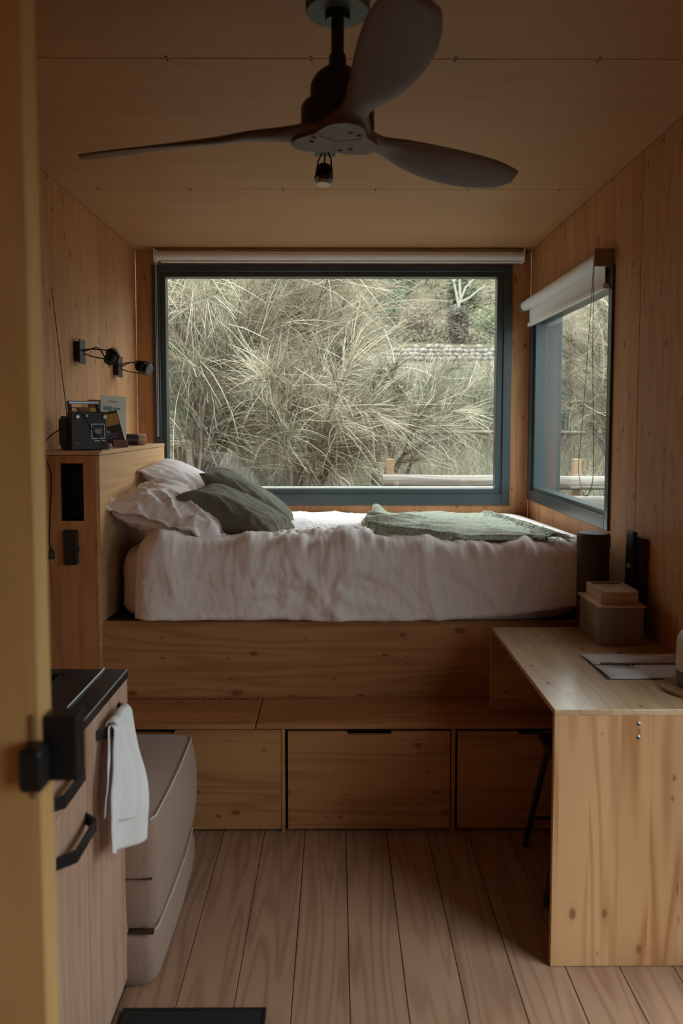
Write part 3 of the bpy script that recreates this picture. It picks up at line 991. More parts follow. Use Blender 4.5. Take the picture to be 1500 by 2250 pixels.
nb = thing('notebook', 'open white notebook lying on the desk', 'notebook', (1.0, 2.54, ZD))
def leafcurve(y0, y1, x0, x1, lift, name, z0):
    rows = []
    for j in range(17):
        t = j / 16
        y = y0 + (y1 - y0) * t
        row = []
        for i in range(9):
            s = i / 8
            x = x0 + (x1 - x0) * s + 0.010 * (y - 2.54) / 0.13 * -1 * (1 - s)
            row.append(Vector((x, y, z0 + lift(t, s))))
        rows.append(row)
    g = G().grid(rows)
    o = g.obj(name, M['paper'], nb, smooth='all')
    md = o.modifiers.new('thickness', 'SOLIDIFY')
    md.thickness = 0.0035
    md.offset = -1
    return o
nbx0, nbx1 = 0.862, 1.165
nw_ = G()
nw_.box(nbx0 - 0.004, nbx1 + 0.002, 2.412, 2.675, ZD + 0.0005, ZD + 0.002)
nw_.obj('cover', M['blackgloss'], nb)
leafcurve(2.536, 2.415, nbx0, nbx1, lambda t, s: 0.0075 - 0.0035 * t + 0.002 * math.sin(t * PI), 'page_block', ZD)
leafcurve(2.548, 2.672, nbx0, nbx1, lambda t, s: 0.0075 - 0.0030 * t + 0.004 * math.sin(t * PI), 'page_block', ZD)
leafcurve(2.545, 2.60, nbx0 + 0.06, nbx1, lambda t, s: 0.013 + 0.020 * s * math.sin(t * PI * 0.75), 'loose_page', ZD)
pn = thing('pen', 'dark pen lying in the fold of the open notebook', 'pen', (0.95, 2.525, ZD + 0.012))
def along(p0, p1, t):
    return tuple(Vector(p0).lerp(Vector(p1), t))
pa, pb = (0.878, 2.528, ZD + 0.0155), (0.990, 2.517, ZD + 0.0145)
G().tube([pa, along(pa, pb, 0.86)], 0.0045, 12).obj('barrel', M['leather'], pn, smooth=True)
G().tube([along(pa, pb, 0.855), along(pa, pb, 0.875)], 0.0050, 12).obj('ring', M['steel'], pn, smooth=True)
G().tube([along(pa, pb, 0.87), pb], [0.0044, 0.0006], 12).obj('tip', M['black'], pn, smooth=True)

tr_ = G().lathe([(0.090, 0), (0.094, 0.004), (0.094, 0.011), (0.091, 0.014), (0, 0.014)], (1.088, 2.31, ZD + 0.0005), 40).obj('coaster', M['brownwood'], smooth=True)
tag(tr_, 'round brown wooden board under the bottle on the desk', 'tray')
bt = thing('bottle', 'cream and grey ceramic bottle on the round wooden board', 'bottle', (1.088, 2.31, ZD + 0.015))
G().lathe([(0.050, 0), (0.0515, 0.003), (0.0515, 0.050)], (1.088, 2.31, ZD + 0.015), 36).obj('bottle_foot', M['grey'], bt, smooth=True)
G().lathe([(0.0515, 0.0503), (0.0515, 0.130), (0.049, 0.150), (0.040, 0.166), (0.024, 0.178), (0.021, 0.2), (0, 0.2)], (1.088, 2.31, ZD + 0.015), 36).obj('bottle_body', M['cream'], bt, smooth=True)

# ------------------------------------------------------------------ kitchen unit, towel
XC = -0.585
kc = thing('kitchen_cabinet', 'kitchen base cabinet with narrow wood-grained fronts', 'cabinet', (-0.9, 1.55, 0))
G().box(XL + 0.002, XC - 0.022, 0.945, 2.118, 0.07, 0.868).obj('carcass', M['cab'], kc)
G().box(XL + 0.002, XC - 0.05, 0.945, 2.09, 0.0, 0.069).obj('plinth', M['black'], kc)
def strap(g, y0, y1, z, x=XC, h=0.026, out=0.034):
    # flat bar bent away from the front at both ends
    pts = [(x, y0), (x + out, y0 + 0.030), (x + out, y1 - 0.030), (x, y1), (x, y1 - 0.007), (x + out - 0.006, y1 - 0.036), (x + out - 0.006, y0 + 0.036), (x, y0 + 0.007)]
    g.prism(pts, 'Z', z - h / 2, z + h / 2)
    return g
dr = G().box(XC - 0.020, XC, 0.95, 1.760, 0.7565, 0.868, bev=0.0012).obj('drawer', M['cab'], kc)
strap(G(), 1.50, 1.685, 0.812).obj('handle', M['black'], dr)
dd = G().box(XC - 0.020, XC, 0.95, 1.760, 0.06, 0.7535, bev=0.0012).obj('door', M['cab'], kc)
strap(G(), 1.56, 1.755, 0.662).obj('handle', M['black'], dd)
dd = G().box(XC - 0.020, XC, 1.7635, 2.120, 0.035, 0.868, bev=0.0012).obj('door', M['cab'], kc)
strap(G(), 1.835, 2.035, 0.822).obj('handle', M['black'], dd)

wt = thing('worktop', 'black kitchen worktop with a sunken black sink', 'worktop', (-0.9, 1.5, 0.87))
kx0, kx1, ky0, ky1 = -1.13, -0.745, 1.50, 2.075
g = G()
g.box(XL + 0.002, kx0, 0.945, 2.125, 0.870, 0.896)
g.box(kx1, -0.583, 0.945, 2.125, 0.870, 0.896, bev=0.0025)
g.box(kx0 - 0.001, kx1 + 0.001, ky1, 2.125, 0.870, 0.896)
g.box(kx0 - 0.001, kx1 + 0.001, 0.945, ky0, 0.870, 0.896)
g.obj('slab', M['blackgloss'], wt)
g = G()
for q in ((kx0, kx1, ky1 - 0.008, ky1), (kx0, kx1, ky0, ky0 + 0.008), (kx0, kx0 + 0.008, ky0, ky1), (kx1 - 0.008, kx1, ky0, ky1)):
    g.box(q[0], q[1], q[2], q[3], 0.872, 0.899)
g.obj('sink_wall', M['black'], wt)
G().box(kx0 + 0.001, kx1 - 0.001, ky0, ky1, 0.8695, 0.8745).obj('sink_floor', M['void'], wt)
G().box(-0.650, -0.646, 0.95, 2.123, 0.896, 0.9005, bev=0.001).obj('edge_highlight', M['steel'], wt)  # bright steel strip imitates the highlight along the rim

# towel folded over the strap handle
def smooth(t):
    return t * t * (3 - 2 * t)
def towel():
    g = G()
    n, m = 40, 46
    zt = 0.842
    for layer, (zb_, off, jx) in enumerate(((0.500, 0.0, 0.0), (0.575, 0.014, 1.0))):
        rows = []
        for j in range(m + 1):
            t = j / m
            z = zt - (zt - zb_) * t
            k_ = smooth(min(1, t * 1.25))
            ax, ay = (-0.548, 1.862) if layer == 0 else (-0.562, 1.850)
            bx_, by_ = (-0.540, 1.985) if layer == 0 else (-0.556, 1.965)
            A = Vector((ax, ay)).lerp(Vector((-0.553 - off * 0.5, 1.800)), k_)
            B = Vector((bx_, by_)).lerp(Vector((-0.492 - off, 1.995)), k_)
            row = []
            for i in range(n + 1):
                s = i / n
                p = A.lerp(B, s)
                amp = (0.004 + 0.011 * k_)
                wv = math.sin(s * 9.0 + 1.3 * layer + 1.5 * t) * amp + 0.004 * nz(s * 5, t * 4, layer)
                # over the bar at the very top
                if t < 0.04:
                    p.x -= 0.010 * (1 - t / 0.04) * (1 if layer == 0 else -0.2)
                zz = z - 0.03 * k_ * (s - 0.5) * (-0.2 if layer == 0 else 0.5) - 0.006 * math.sin(s * 5) + 0.055 * t * (1 - s) ** 2
                row.append(Vector((max(p.x + wv, XC + 0.004), p.y - wv * 0.4, zz)))
            rows.append(row)
        g.grid(rows)
    # bridge over the bar
    rows = []
    for j in range(9):
        a = PI * j / 8
        row = []
        for i in range(n + 1):
            s = i / n
            y = 1.858 + 0.120 * s
            row.append(Vector((-0.553 + 0.014 * math.cos(a), y, 0.838 + 0.012 * math.sin(a) + 0.003 * math.sin(s * 12))))
        rows.append(row)
    g.grid(rows)
    o = g.obj('towel', M['towel'], smooth='all')
    md = o.modifiers.new('thickness', 'SOLIDIFY')
    md.thickness = 0.003
    md.offset = 0
    return o
tag(towel(), 'white hand towel folded over the black cabinet handle', 'towel')

# ------------------------------------------------------------------ folded floor mattress
pou = thing('folding_mattress', 'taupe fabric mattress folded into a stack on the floor', 'pouf', (-0.8, 2.36, 0))
def slab(name, x0, x1, y0, y1, z0, z1, bul=0.016, seed=0.0, bulR=0.02):
    g = G()
    N = 132
    rows = []
    prof_ = [(0, 0.90), (0.03, 0.975), (0.10, 1.0), (0.3, 1.008), (0.5, 1.012), (0.7, 1.008), (0.9, 1.0), (0.97, 0.982), (1.0, 0.93), (1.012, 0.6), (1.016, 0.2), (1.016, 0.002)]
    hx, hy = (x1 - x0) / 2, (y1 - y0) / 2
    for h, k_ in prof_:
        row = []
        for i in range(N):
            c, s = sup(2 * PI * i / N, 14.0)
            kk = k_
            if k_ > 0.85:
                px_, py_ = (x0 + x1) / 2 + c * (hx + (k_ - 1) * 0.22), (y0 + y1) / 2 + s * (hy + (k_ - 1) * 0.22)
            else:
                px_, py_ = (x0 + x1) / 2 + c * hx * k_, (y0 + y1) / 2 + s * hy * k_
            bulge = bul * math.sin(PI * min(1, max(0, h))) 
            d = 0.006 * nz(px_ * 4 + seed, py_ * 4, h * 2) + 0.003 * ridge(px_ * 3, py_ * 9 + seed, h * 6)
            if c > 0.9:
                px_ += bulge * bulR / 0.02 * math.cos((py_ - (y0 + y1) / 2) / (y1 - y0) * 2.2) + d
            if s < -0.9:
                py_ -= bulge * 0.5 + d * 0.5
            row.append(Vector((px_, py_, z0 + h * (z1 - z0) + (d if k_ < 0.9 and h > 0.5 else 0))))
        rows.append(row)
    g.grid(rows, closed=True)
    bmesh.ops.contextual_create(g.bm, geom=[e for e in g.bm.edges if e.is_boundary and all(v.co.z < z0 + 0.01 for v in e.verts)])
    return g.obj(name, M['pouf'], pou, smooth='all')
PY0, PY1 = 2.075, 2.685
slab('lower_cushion', -1.14, -0.510, PY0, PY1, 0.002, 0.158, seed=1)
slab('upper_cushion', -1.14, -0.506, PY0 + 0.004, PY1, 0.162, 0.484, seed=5, bul=0.022)
g = G()
g.tube([(-0.520, PY0 + 0.010, 0.482), (-0.508, PY0 + 0.03, 0.4835), (-0.502, PY0 + 0.2, 0.4845), (-0.501, 2.4, 0.485), (-0.508, PY1 - 0.05, 0.4835), (-0.525, PY1 - 0.02, 0.481)], 0.0030, 6)
g.obj('piping', M['piping'], pou)
g = G()
g.tube([(-0.520, PY0 + 0.006, 0.160), (-0.506, PY0 + 0.03, 0.160), (-0.499, PY0 + 0.2, 0.161), (-0.498, 2.5, 0.160), (-0.508, PY1 - 0.05, 0.160), (-0.525, PY1 - 0.02, 0.160)], 0.0026, 6)
g.obj('piping', M['piping'], pou)
G().box(-1.10, -0.512, PY0 - 0.011, PY0 - 0.001, 0.3212, 0.3235).obj('seam', M['leather'], pou)
G().box(-1.10, -0.512, PY0 - 0.001, PY0 + 0.02, 0.1575, 0.1625).obj('seam', M['leather'], pou)

# door mat
dm = thing('door_mat', 'black door mat at the bottom edge of the floor', 'mat', (-0.39, 1.6, 0))
G().box(-0.575, -0.190, 1.22, 1.990, 0.001, 0.009, bev=0.003).obj('mat_pile', M['mat'], dm)
rect_ring('Z', 0, 0, 0, 0, (0, 0, 0, 0), 0, 0) if False else None
g = G()
g.box(-0.575, -0.190, 1.982, 1.990, 0.009, 0.0115, bev=0.001)
g.box(-0.198, -0.190, 1.22, 1.982, 0.009, 0.0115, bev=0.001)
g.obj('mat_border', M['black'], dm)

# ------------------------------------------------------------------ blinds
def beads(name, pts, r, step, mat, parent):
    path = [Vector(p) for p in pts]
    # densify with Catmull-Rom
    out = []
    for i in range(len(path) - 1):
        p0, p1, p2, p3 = path[max(i - 1, 0)], path[i], path[i + 1], path[min(i + 2, len(path) - 1)]
        for q in range(24):
            t = q / 24
            out.append(0.5 * ((2 * p1) + (p2 - p0) * t + (2 * p0 - 5 * p1 + 4 * p2 - p3) * t * t + (3 * p1 - p0 - 3 * p2 + p3) * t ** 3))
    out.append(path[-1])
    g = G()
    d = 0.0
    for a_, b_ in zip(out, out[1:]):
        l = (b_ - a_).length
        while d < l:
            g.sphere(a_.lerp(b_, d / l), r, 1)
            d += step
        d -= l
    g.tube(out[::3] + [out[-1]], r * 0.3, 4)
    o = g.obj(name, mat, parent)
    o['kind'] = 'stuff'
    return o

rb = thing('roller_blind', 'rolled-up white blind above the big back window', 'blind', (0.02, 4.75, 2.55))
ZR, YR = 2.590, 4.760
G().cyl((-1.085, YR, ZR), (1.128, YR, ZR), 0.030, n=32).obj('blind_roll', M['blind'], rb, smooth=True)
G().box(-1.065, 1.118, YR - 0.014, YR + 0.008, ZR - 0.041, ZR - 0.029, bev=0.003).obj('bottom_bar', M['blind'], rb)
G().cyl((-1.098, YR, ZR), (-1.0855, YR, ZR), 0.035, n=28).obj('chain_wheel', M['blind'], rb, smooth=True)
G().box(-1.104, -1.0985, YR - 0.030, YB - 0.001, ZR - 0.036, ZR + 0.040).obj('bracket', M['blind'], rb)
G().box(1.1285, 1.134, YR - 0.030, YB - 0.001, ZR - 0.036, ZR + 0.040).obj('bracket', M['blind'], rb)
beads('bead_chain', [(-1.090, YR - 0.036, ZR - 0.03), (-1.092, YR - 0.036, 2.2), (-1.092, YR - 0.036, 1.6), (-1.089, YR - 0.034, 1.50), (-1.086, YR - 0.028, 1.6), (-1.086, YR - 0.026, 2.2), (-1.090, YR - 0.02, ZR - 0.03)], 0.0027, 0.0074, M['beadl'], rb)

rs = thing('roller_blind', 'partly lowered white blind over the right-hand side window', 'blind', (XR - 0.05, 4.1, 2.2))
XRB, ZRS = XR - 0.050, 2.292
G().cyl((XRB, 3.405, ZRS), (XRB, 4.745, ZRS), 0.030, n=32).obj('blind_roll', M['blind'], rs, smooth=True)
G().box(XRB + 0.022, XRB + 0.0245, 3.41, 4.735, 2.185, ZRS + 0.01).obj('blind_cloth', M['blind'], rs)
G().box(XRB + 0.012, XRB + 0.034, 3.400, 4.742, 2.165, 2.187, bev=0.005, seg=2).obj('bottom_bar', M['blind'], rs, smooth=True)
G().lathe([(0.033, 0), (0.035, 0.004), (0.026, 0.008), (0.035, 0.012), (0.033, 0.016)], (XRB, 3.388, ZRS), 28, (0, 1, 0)).obj('chain_wheel', M['blind'], rs, smooth=True)
G().box(XRB - 0.035, XR - 0.0005, 3.378, 3.387, ZRS - 0.036, ZRS + 0.040, bev=0.002).obj('bracket', M['tin'], rs)
G().box(XRB - 0.035, XR - 0.0005, 4.746, 4.755, ZRS - 0.036, ZRS + 0.040, bev=0.002).obj('bracket', M['tin'], rs)
cx = XRB - 0.037
beads('bead_chain', [(cx + 0.003, 3.396, ZRS - 0.01), (cx + 0.002, 3.405, 2.15), (cx, 3.44, 1.90), (cx - 0.002, 3.475, 1.65), (cx - 0.004, 3.52, 1.42), (cx - 0.004, 3.515, 1.34), (cx - 0.003, 3.46, 1.268), (cx - 0.002, 3.40, 1.262),
                    (cx, 3.348, 1.31), (cx, 3.333, 1.42), (cx, 3.352, 1.65), (cx, 3.372, 1.90), (cx + 0.002, 3.385, 2.15), (cx + 0.006, 3.392, ZRS - 0.01)], 0.0027, 0.0078, M['bead'], rs)

# ------------------------------------------------------------------ ceiling fan
fx, fy, fz = 0.002, 1.90, 2.262
fan = thing('ceiling_fan', 'ceiling fan with three dark wooden blades', 'fan', (fx, fy, 2.15))
G().lathe([(0.073, 0), (0.076, 0.004), (0.077, 0.05), (0.074, ZC - 2.551)], (fx, fy, 2.551), 40).obj('canopy', M['canopy'], fan, smooth=True)
G().lathe([(0.030, 0), (0.030, 0.03)], (fx, fy, 2.530), 20).obj('canopy_collar', M['black'], fan, smooth=True)
G().cyl((fx, fy, 2.42), (fx, fy, 2.535), 0.0155, n=20).obj('rod', M['black'], fan, smooth=True)
G().lathe([(0.085, 0), (0.088, 0.004), (0.088, 0.052), (0.084, 0.058), (0.066, 0.060), (0.065, 0.105), (0.055, 0.125), (0.038, 0.140), (0.022, 0.150), (0.020, 0.175), (0.0155, 0.178)], (fx, fy, fz + 0.016), 40).obj('motor', M['black'], fan, smooth=True)

def blade(angle, R=0.66, name='blade'):
    """a carved propeller blade: wide thin outer part, twisted, thick root that runs into the hub"""
    g = G()
    n = 40
    rows = []
    ca, sa = math.cos(angle), math.sin(angle)
    for j in range(n + 1):
        t = j / n
        r = 0.010 + (R - 0.010) * t
        # chord
        if t < 0.22:
            wd = 0.150 + (0.066 - 0.150) * smooth(t / 0.22)
        else:
            q = (t - 0.22) / 0.78
            wd = 0.066 + (0.142 - 0.066) * math.sin(min(1, q * 1.55) * PI / 2) ** 1.2
            wd *= 1 - 0.42 * max(0, (q - 0.66) / 0.34) ** 2.2
        if t > 0.965:
            wd *= math.sqrt(max(0.0, 1 - ((t - 0.965) / 0.035) ** 2)) * 0.75 + 0.25
        tw = ang(26) * smooth(min(1, max(0, (t - 0.10) / 0.32))) * (1 - 0.45 * t)
        thk = 0.030 * (1 - 0.62 * smooth(min(1, t * 1.3)))
        z0 = 0.010 + 0.018 * smooth(min(1, t / 0.35)) - 0.010 * t
        sweep = 0.020 * math.sin(t * PI)
        ring = []
        K = 14
        for k_ in range(2 * K):
            a = 2 * PI * k_ / (2 * K)
            c_, s_ = math.cos(a), math.sin(a)
            uu = math.copysign(abs(c_) ** 0.8, c_) * wd / 2 + sweep
            vv = math.copysign(abs(s_) ** 0.9, s_) * thk / 2
            # positive twist puts the counter-clockwise edge low
            y = uu * math.cos(tw) + vv * math.sin(tw)
            z = -uu * math.sin(tw) + vv * math.cos(tw)
            ring.append(Vector((r * ca - y * sa + fx, r * sa + y * ca + fy, fz + z0 + z)))
        rows.append(ring)
    g.grid(rows, closed=True)
    for ring_i in (0, -1):
        pass
    bmesh.ops.holes_fill(g.bm, edges=[e for e in g.bm.edges if e.is_boundary], sides=0)
    return g.obj(name, M['blade'], fan, smooth='all')
for a_, R_ in ((164, 0.70), (37.5, 0.63), (-77.5, 0.605)):
    blade(ang(a_), R_)
g = G()
pts = []
hub = G()
ringp = []
for k_ in range(36):
    a = 2 * PI * k_ / 36
    lob = 0.5 + 0.5 * math.cos(3 * (a - ang(42)))
    rr_ = 0.074 + 0.042 * lob
    ringp.append((fx + rr_ * math.cos(a), fy + rr_ * math.sin(a)))
hub.prism(ringp, 'Z', fz - 0.0085, fz + 0.014)
hub.obj('hub_plate', M['blade'], fan)
for k_ in range(6):
    a = ang(42 + 60 * k_ + 18 * (-1) ** k_)
    rr_ = 0.062
    G().lathe([(0.0055, 0), (0.0055, 0.0025), (0, 0.0025)], (fx + rr_ * math.cos(a), fy + rr_ * math.sin(a), fz - 0.0085), 12, (0, 0, -1)).obj('bolt', M['bookdark'], fan)
for k_ in range(3):
    a = ang(102 + 120 * k_)
    c_, s_ = math.cos(a), math.sin(a)
    G().tube([(fx + 0.003 * c_, fy + 0.003 * s_, fz - 0.0088), (fx + 0.060 * c_, fy + 0.060 * s_, fz - 0.0088)], 0.0007, 4).obj('joint_line', M['bookdark'], fan)

# ------------------------------------------------------------------ spotlights
def spot(label, base_c, base_n, arm_end, head_dir, base_size=(0.075, 0.10), group=None, head_s=1.0, plate_v=(0, 0, 1), bulb='bulb'):
    bc, bn, ae, hd = Vector(base_c), Vector(base_n).normalized(), Vector(arm_end), Vector(head_dir).normalized()
    t = thing('spotlight', label, 'lamp', tuple(bc), group)
    up_ = Vector(plate_v).normalized()
    sd = up_.cross(bn).normalized()
    def obox(c, u, v, w_, a, b, d):
        g = G()
        m = Matrix((u, v, w_)).transposed()
        g.box(-a, a, -b, b, -d, d, bev=0.0012)
        g.xf(Matrix.Translation(c) @ m.to_4x4())
        return g
    obox(bc + bn * 0.014, sd, up_, bn, base_size[0] * 0.40, base_size[1] * 0.40, 0.0135).obj('base', M['black'], t)
    obox(bc + bn * 0.030, sd, up_, bn, base_size[0] / 2, base_size[1] / 2, 0.002).obj('wall_plate', M['black'], t)
    side = hd.cross(bn)
    if side.length < 0.1:
        side = hd.cross(up_)
    side.normalize()
    hr = 0.031 * head_s
    # fork of two thin rods from the plate to the head
    for sg in (-1, 1):
        p0 = bc + bn * 0.030 + side * 0.012 * sg
        p1 = ae + side * (hr + 0.004) * sg
        G().tube([p0, p0.lerp(p1, 0.3) + side * 0.008 * sg, p1], 0.0030, 6).obj('arm', M['black'], t, smooth=True)
    mid = bc.lerp(ae, 0.5)
    cbl = [bc + bn * 0.03, mid + up_ * 0.030 + bn * 0.01, mid + up_ * 0.020 + bn * 0.03, ae - hd * 0.045]
    G().tube(cbl, 0.0032, 6).obj('cable', M['black'], t, smooth=True)
    hs = head_s
    h = G().lathe([(0.012 * hs, -0.046 * hs), (0.020 * hs, -0.044 * hs), (0.021 * hs, -0.002 * hs), (0.022 * hs, 0.0)], ae, 24, hd).obj('lamp_head', M['black'], t, smooth=True)
    for q in (-0.036, -0.026, -0.016):
        G().lathe([(0.0215 * hs, q * hs), (0.026 * hs, q * hs), (0.026 * hs, (q + 0.004) * hs), (0.0215 * hs, (q + 0.004) * hs)], ae, 24, hd).obj('cooling_fin', M['black'], h, smooth=True)
    G().lathe([(0.0225 * hs, 0.0), (0.034 * hs, 0.001 * hs), (0.034 * hs, 0.011 * hs), (0.0225 * hs, 0.010 * hs)], ae, 28, hd).obj('ring', M['black'], t, smooth=True)
    G().lathe([(0.014 * hs, 0.004 * hs), (0.019 * hs, 0.016 * hs), (0.025 * hs, 0.027 * hs), (0.024 * hs, 0.029 * hs), (0, 0.030 * hs)], ae, 24, hd).obj('bulb', M[bulb], t, smooth=True)
    for sg in (-1, 1):
        G().tube([ae + side * 0.026 * hs * sg - hd * 0.056 * hs, ae + side * 0.026 * hs * sg + hd * 0.012 * hs], 0.0022, 6).obj('cage_rod', M['black'], t, smooth=True)
    return t
spot('black wall spotlight nearer the radio, head tipped up towards the corner', (XL, 3.70, 1.918), (1, 0, 0), (XL + 0.155, 3.755, 1.905), (0.30, 0.55, 0.75), (0.085, 0.115), 'wall spotlights', 1.05)
spot('black wall spotlight nearer the back window, head facing the room', (XL, 4.34, 1.893), (1, 0, 0), (XL + 0.160, 4.37, 1.890), (0.85, -0.42, -0.28), (0.085, 0.115), 'wall spotlights', 1.2, bulb='lens')
spot('small black ceiling spotlight seen just below the fan hub', (-0.045, 3.02, ZC), (0, 0, -1), (-0.050, 3.00, 2.512), (-0.06, -0.12, -1), (0.08, 0.08), None, 1.05, plate_v=(0, 1, 0))

# ------------------------------------------------------------------ radio and small things on the headboard shelf
rc = Vector((-1.088, 3.335, ZH))
Rz = Matrix.Rotation(ang(40), 4, 'Z')
RM = Matrix.Translation(rc) @ Rz
rad = thing('radio', 'black portable cassette radio with carrying handle on the shelf', 'radio', tuple(rc))
W_, D_, H_ = 0.077, 0.062, 0.163
def rp(g, name, mat, parent=rad, smooth=False):
    g.xf(RM)
    return g.obj(name, mat, parent, smooth)
rp(G().box(-W_, W_, -D_ * 0.30, D_, 0.001, H_ - 0.018, bev=0.004), 'rear_case', M['radiodark'])
rp(G().box(-W_, W_, -D_, -D_ * 0.30, 0.001, H_, bev=0.003), 'front_case', M['radio'])
rp(G().box(-W_ - 0.014, -W_, -0.02, 0.045, 0.02, H_ - 0.03, bev=0.003), 'battery_door', M['radiodark'])
fyv = -D_
hd_ = G()
ha2 = G()
hd_.box(-0.073, -0.058, -0.030, -0.012, H_ - 0.02, H_ + 0.046, bev=0.003, rot=Matrix.Rotation(ang(-8), 3, 'Y'))
ha2.box(0.050, 0.065, -0.030, -0.012, H_ - 0.02, H_ + 0.046, bev=0.003, rot=Matrix.Rotation(ang(-14), 3, 'Y'))
rp(hd_, 'handle_arm', M['radiodark'])
rp(ha2, 'handle_arm', M['radiodark'])
rp(G().box(-0.074, 0.056, -0.032, -0.010, H_ + 0.032, H_ + 0.046, bev=0.004, seg=2), 'handle', M['silver'])
for xx in (-0.052, 0.066):
    rp(G().lathe([(0.0085, 0), (0.0085, 0.008), (0.007, 0.010), (0, 0.010)], (xx, fyv, H_ - 0.022), 18, (0, -1, 0)), 'knob', M['silver'], smooth=True)
rp(G().box(-0.012, -0.007, fyv - 0.002, fyv, H_ - 0.022, H_ - 0.012), 'switch', M['silver'])
g = G()
x0, x1, z0, z1 = 0.008, 0.068, 0.048, 0.112
for q in ((x0, x1, z0, z0 + 0.003), (x0, x1, z1 - 0.003, z1), (x0, x0 + 0.003, z0, z1), (x1 - 0.003, x1, z0, z1)):
    g.box(q[0], q[1], fyv - 0.003, fyv, q[2], q[3])
cd = rp(g, 'cassette_frame', M['silver'])
rp(G().box(x0 + 0.003, x1 - 0.003, fyv - 0.0012, fyv, z0 + 0.003, z1 - 0.003), 'cassette_door', M['radiodark'])
rp(G().box(0.022, 0.054, fyv - 0.0024, fyv - 0.001, 0.070, 0.092, bev=0.002), 'cassette_window', M['label_'])
rp(G().box(0.022, 0.068, fyv - 0.002, fyv, 0.038, 0.041), 'trim_strip', M['silver'])
rp(G().box(-0.060, -0.038, fyv - 0.0006, fyv, 0.028, 0.031), 'badge', M['label_'])
an = rp(G().tube([(-0.058, 0.03, H_ - 0.03), (-0.060, 0.03, H_ + 0.0), (-0.100, 0.062, H_ + 0.517)], [0.0026, 0.0022, 0.0014], 8), 'antenna', M['black'])
g = G()
g.sphere((-0.100, 0.062, H_ + 0.520), 0.0035, 1)
g.xf(RM)
g.obj('antenna_tip', M['black'], an)
# power cord: over the front, and down the wall with its plug
cdo = thing('power_cord', 'thin black cord from the radio hanging down beside the cabinet', 'cord', (-1.19, 3.2, 1.0))
def smoothpath(pts, n=10):
    path = [Vector(p) for p in pts]
    out = []
    for i in range(len(path) - 1):
        p0, p1, p2, p3 = path[max(i - 1, 0)], path[i], path[i + 1], path[min(i + 2, len(path) - 1)]
        for q in range(n):
            t = q / n
            out.append(0.5 * ((2 * p1) + (p2 - p0) * t + (2 * p0 - 5 * p1 + 4 * p2 - p3) * t * t + (3 * p1 - p0 - 3 * p2 + p3) * t ** 3))
    out.append(path[-1])
    return out
G().tube(smoothpath([(-1.165, 3.32, 1.56), (-1.19, 3.25, 1.535), (-1.205, 3.195, 1.49), (-1.196, 3.192, 1.43), (-1.180, 3.195, 1.36), (-1.188, 3.195, 1.20), (-1.192, 3.192, 1.09), (-1.186, 3.19, 1.06)]), 0.0028, 6).obj('cable', M['black'], cdo, smooth=True)
G().lathe([(0.004, 0.0), (0.011, -0.014), (0.014, -0.034), (0.013, -0.044), (0, -0.045)], (-1.186, 3.19, 1.062), 12).obj('plug', M['black'], cdo, smooth=True)
for dx in (-0.005, 0.005):
    G().cyl((-1.186 + dx, 3.19, 1.018), (-1.186 + dx, 3.19, 1.002), 0.0016, n=6).obj('prong', M['steel'], cdo)
ant2 = G().tube(smoothpath([RM @ Vector((-0.055, -0.022, H_ + 0.018)), RM @ Vector((-0.040, -0.045, H_ + 0.010)), RM @ Vector((-0.022, -D_ - 0.004, H_ - 0.02)), RM @ Vector((0.010, -D_ - 0.005, 0.09)), RM @ Vector((0.048, -D_ - 0.006, 0.04)), RM @ Vector((0.090, -D_ - 0.014, 0.010)), (-0.978, 3.216, ZH + 0.002), (-0.975, 3.205, ZH - 0.012)]), 0.0018, 6).obj('headphone_lead', M['black'], smooth=True)
tag(ant2, 'thin dark lead draped across the front of the radio', 'cord')

# books and oddments beside the radio
def slabm(c, w_, d, h, yaw, lean, tip=0.0):
    return Matrix.Translation(c) @ Matrix.Rotation(ang(yaw), 4, 'Z') @ Matrix.Rotation(ang(lean), 4, 'X') @ Matrix.Rotation(ang(tip), 4, 'Y')
bk = thing('book', 'pale mint paperback leaning against the wall behind the radio', 'book', (-1.15, 3.84, ZH), 'books on the shelf')
mm = slabm((-1.118, 3.88, ZH + 0.003), 0, 0, 0, 32, -9, 4)
G().box(-0.064, 0.064, 0.0, 0.010, 0.0, 0.252, bev=0.001).xf(mm).obj('cover', M['bookgreen'], bk)
face = mm @ Matrix.Translation((0, -0.0006, 0)) @ Matrix.Rotation(PI / 2, 4, 'X')
text_part('lettering', 'KOLAR', 0.014, face @ Matrix.Translation((-0.028, 0.218, 0)), M['inkgrey'], bk)
G().box(-0.050, -0.010, -0.0012, 0.0, 0.176, 0.196).xf(mm).obj('printed_patch', M['teal'], bk)
G().box(-0.004, 0.032, -0.0012, 0.0, 0.182, 0.193).xf(mm).obj('printed_patch', M['teal'], bk)
bk0 = thing('book', 'brown hardback standing furthest left behind the mint paperback', 'book', (-1.2, 3.84, ZH), 'books on the shelf')
mm = slabm((-1.185, 3.80, ZH + 0.001), 0, 0, 0, 20, -3)
G().box(-0.030, 0.030, 0.0, 0.018, 0.0, 0.228, bev=0.001).xf(mm).obj('cover', M['brownhard'], bk0)
G().box(-0.028, 0.031, 0.003, 0.015, 0.003, 0.225).xf(mm).obj('pages', M['paper'], bk0)
bk2 = thing('book', 'dark paperback with an ochre picture leaning beside the radio', 'book', (-1.02, 3.55, ZH), 'books on the shelf')
mm = slabm((-1.040, 3.66, ZH + 0.012), 0, 0, 0, 24, -14, -12)
G().box(-0.044, 0.044, 0.0, 0.012, 0.0, 0.165, bev=0.001).xf(mm).obj('cover', M['bookdark'], bk2)
G().box(-0.040, 0.040, -0.0008, 0.0, 0.095, 0.152).xf(mm).obj('printed_picture', M['ochre'], bk2)
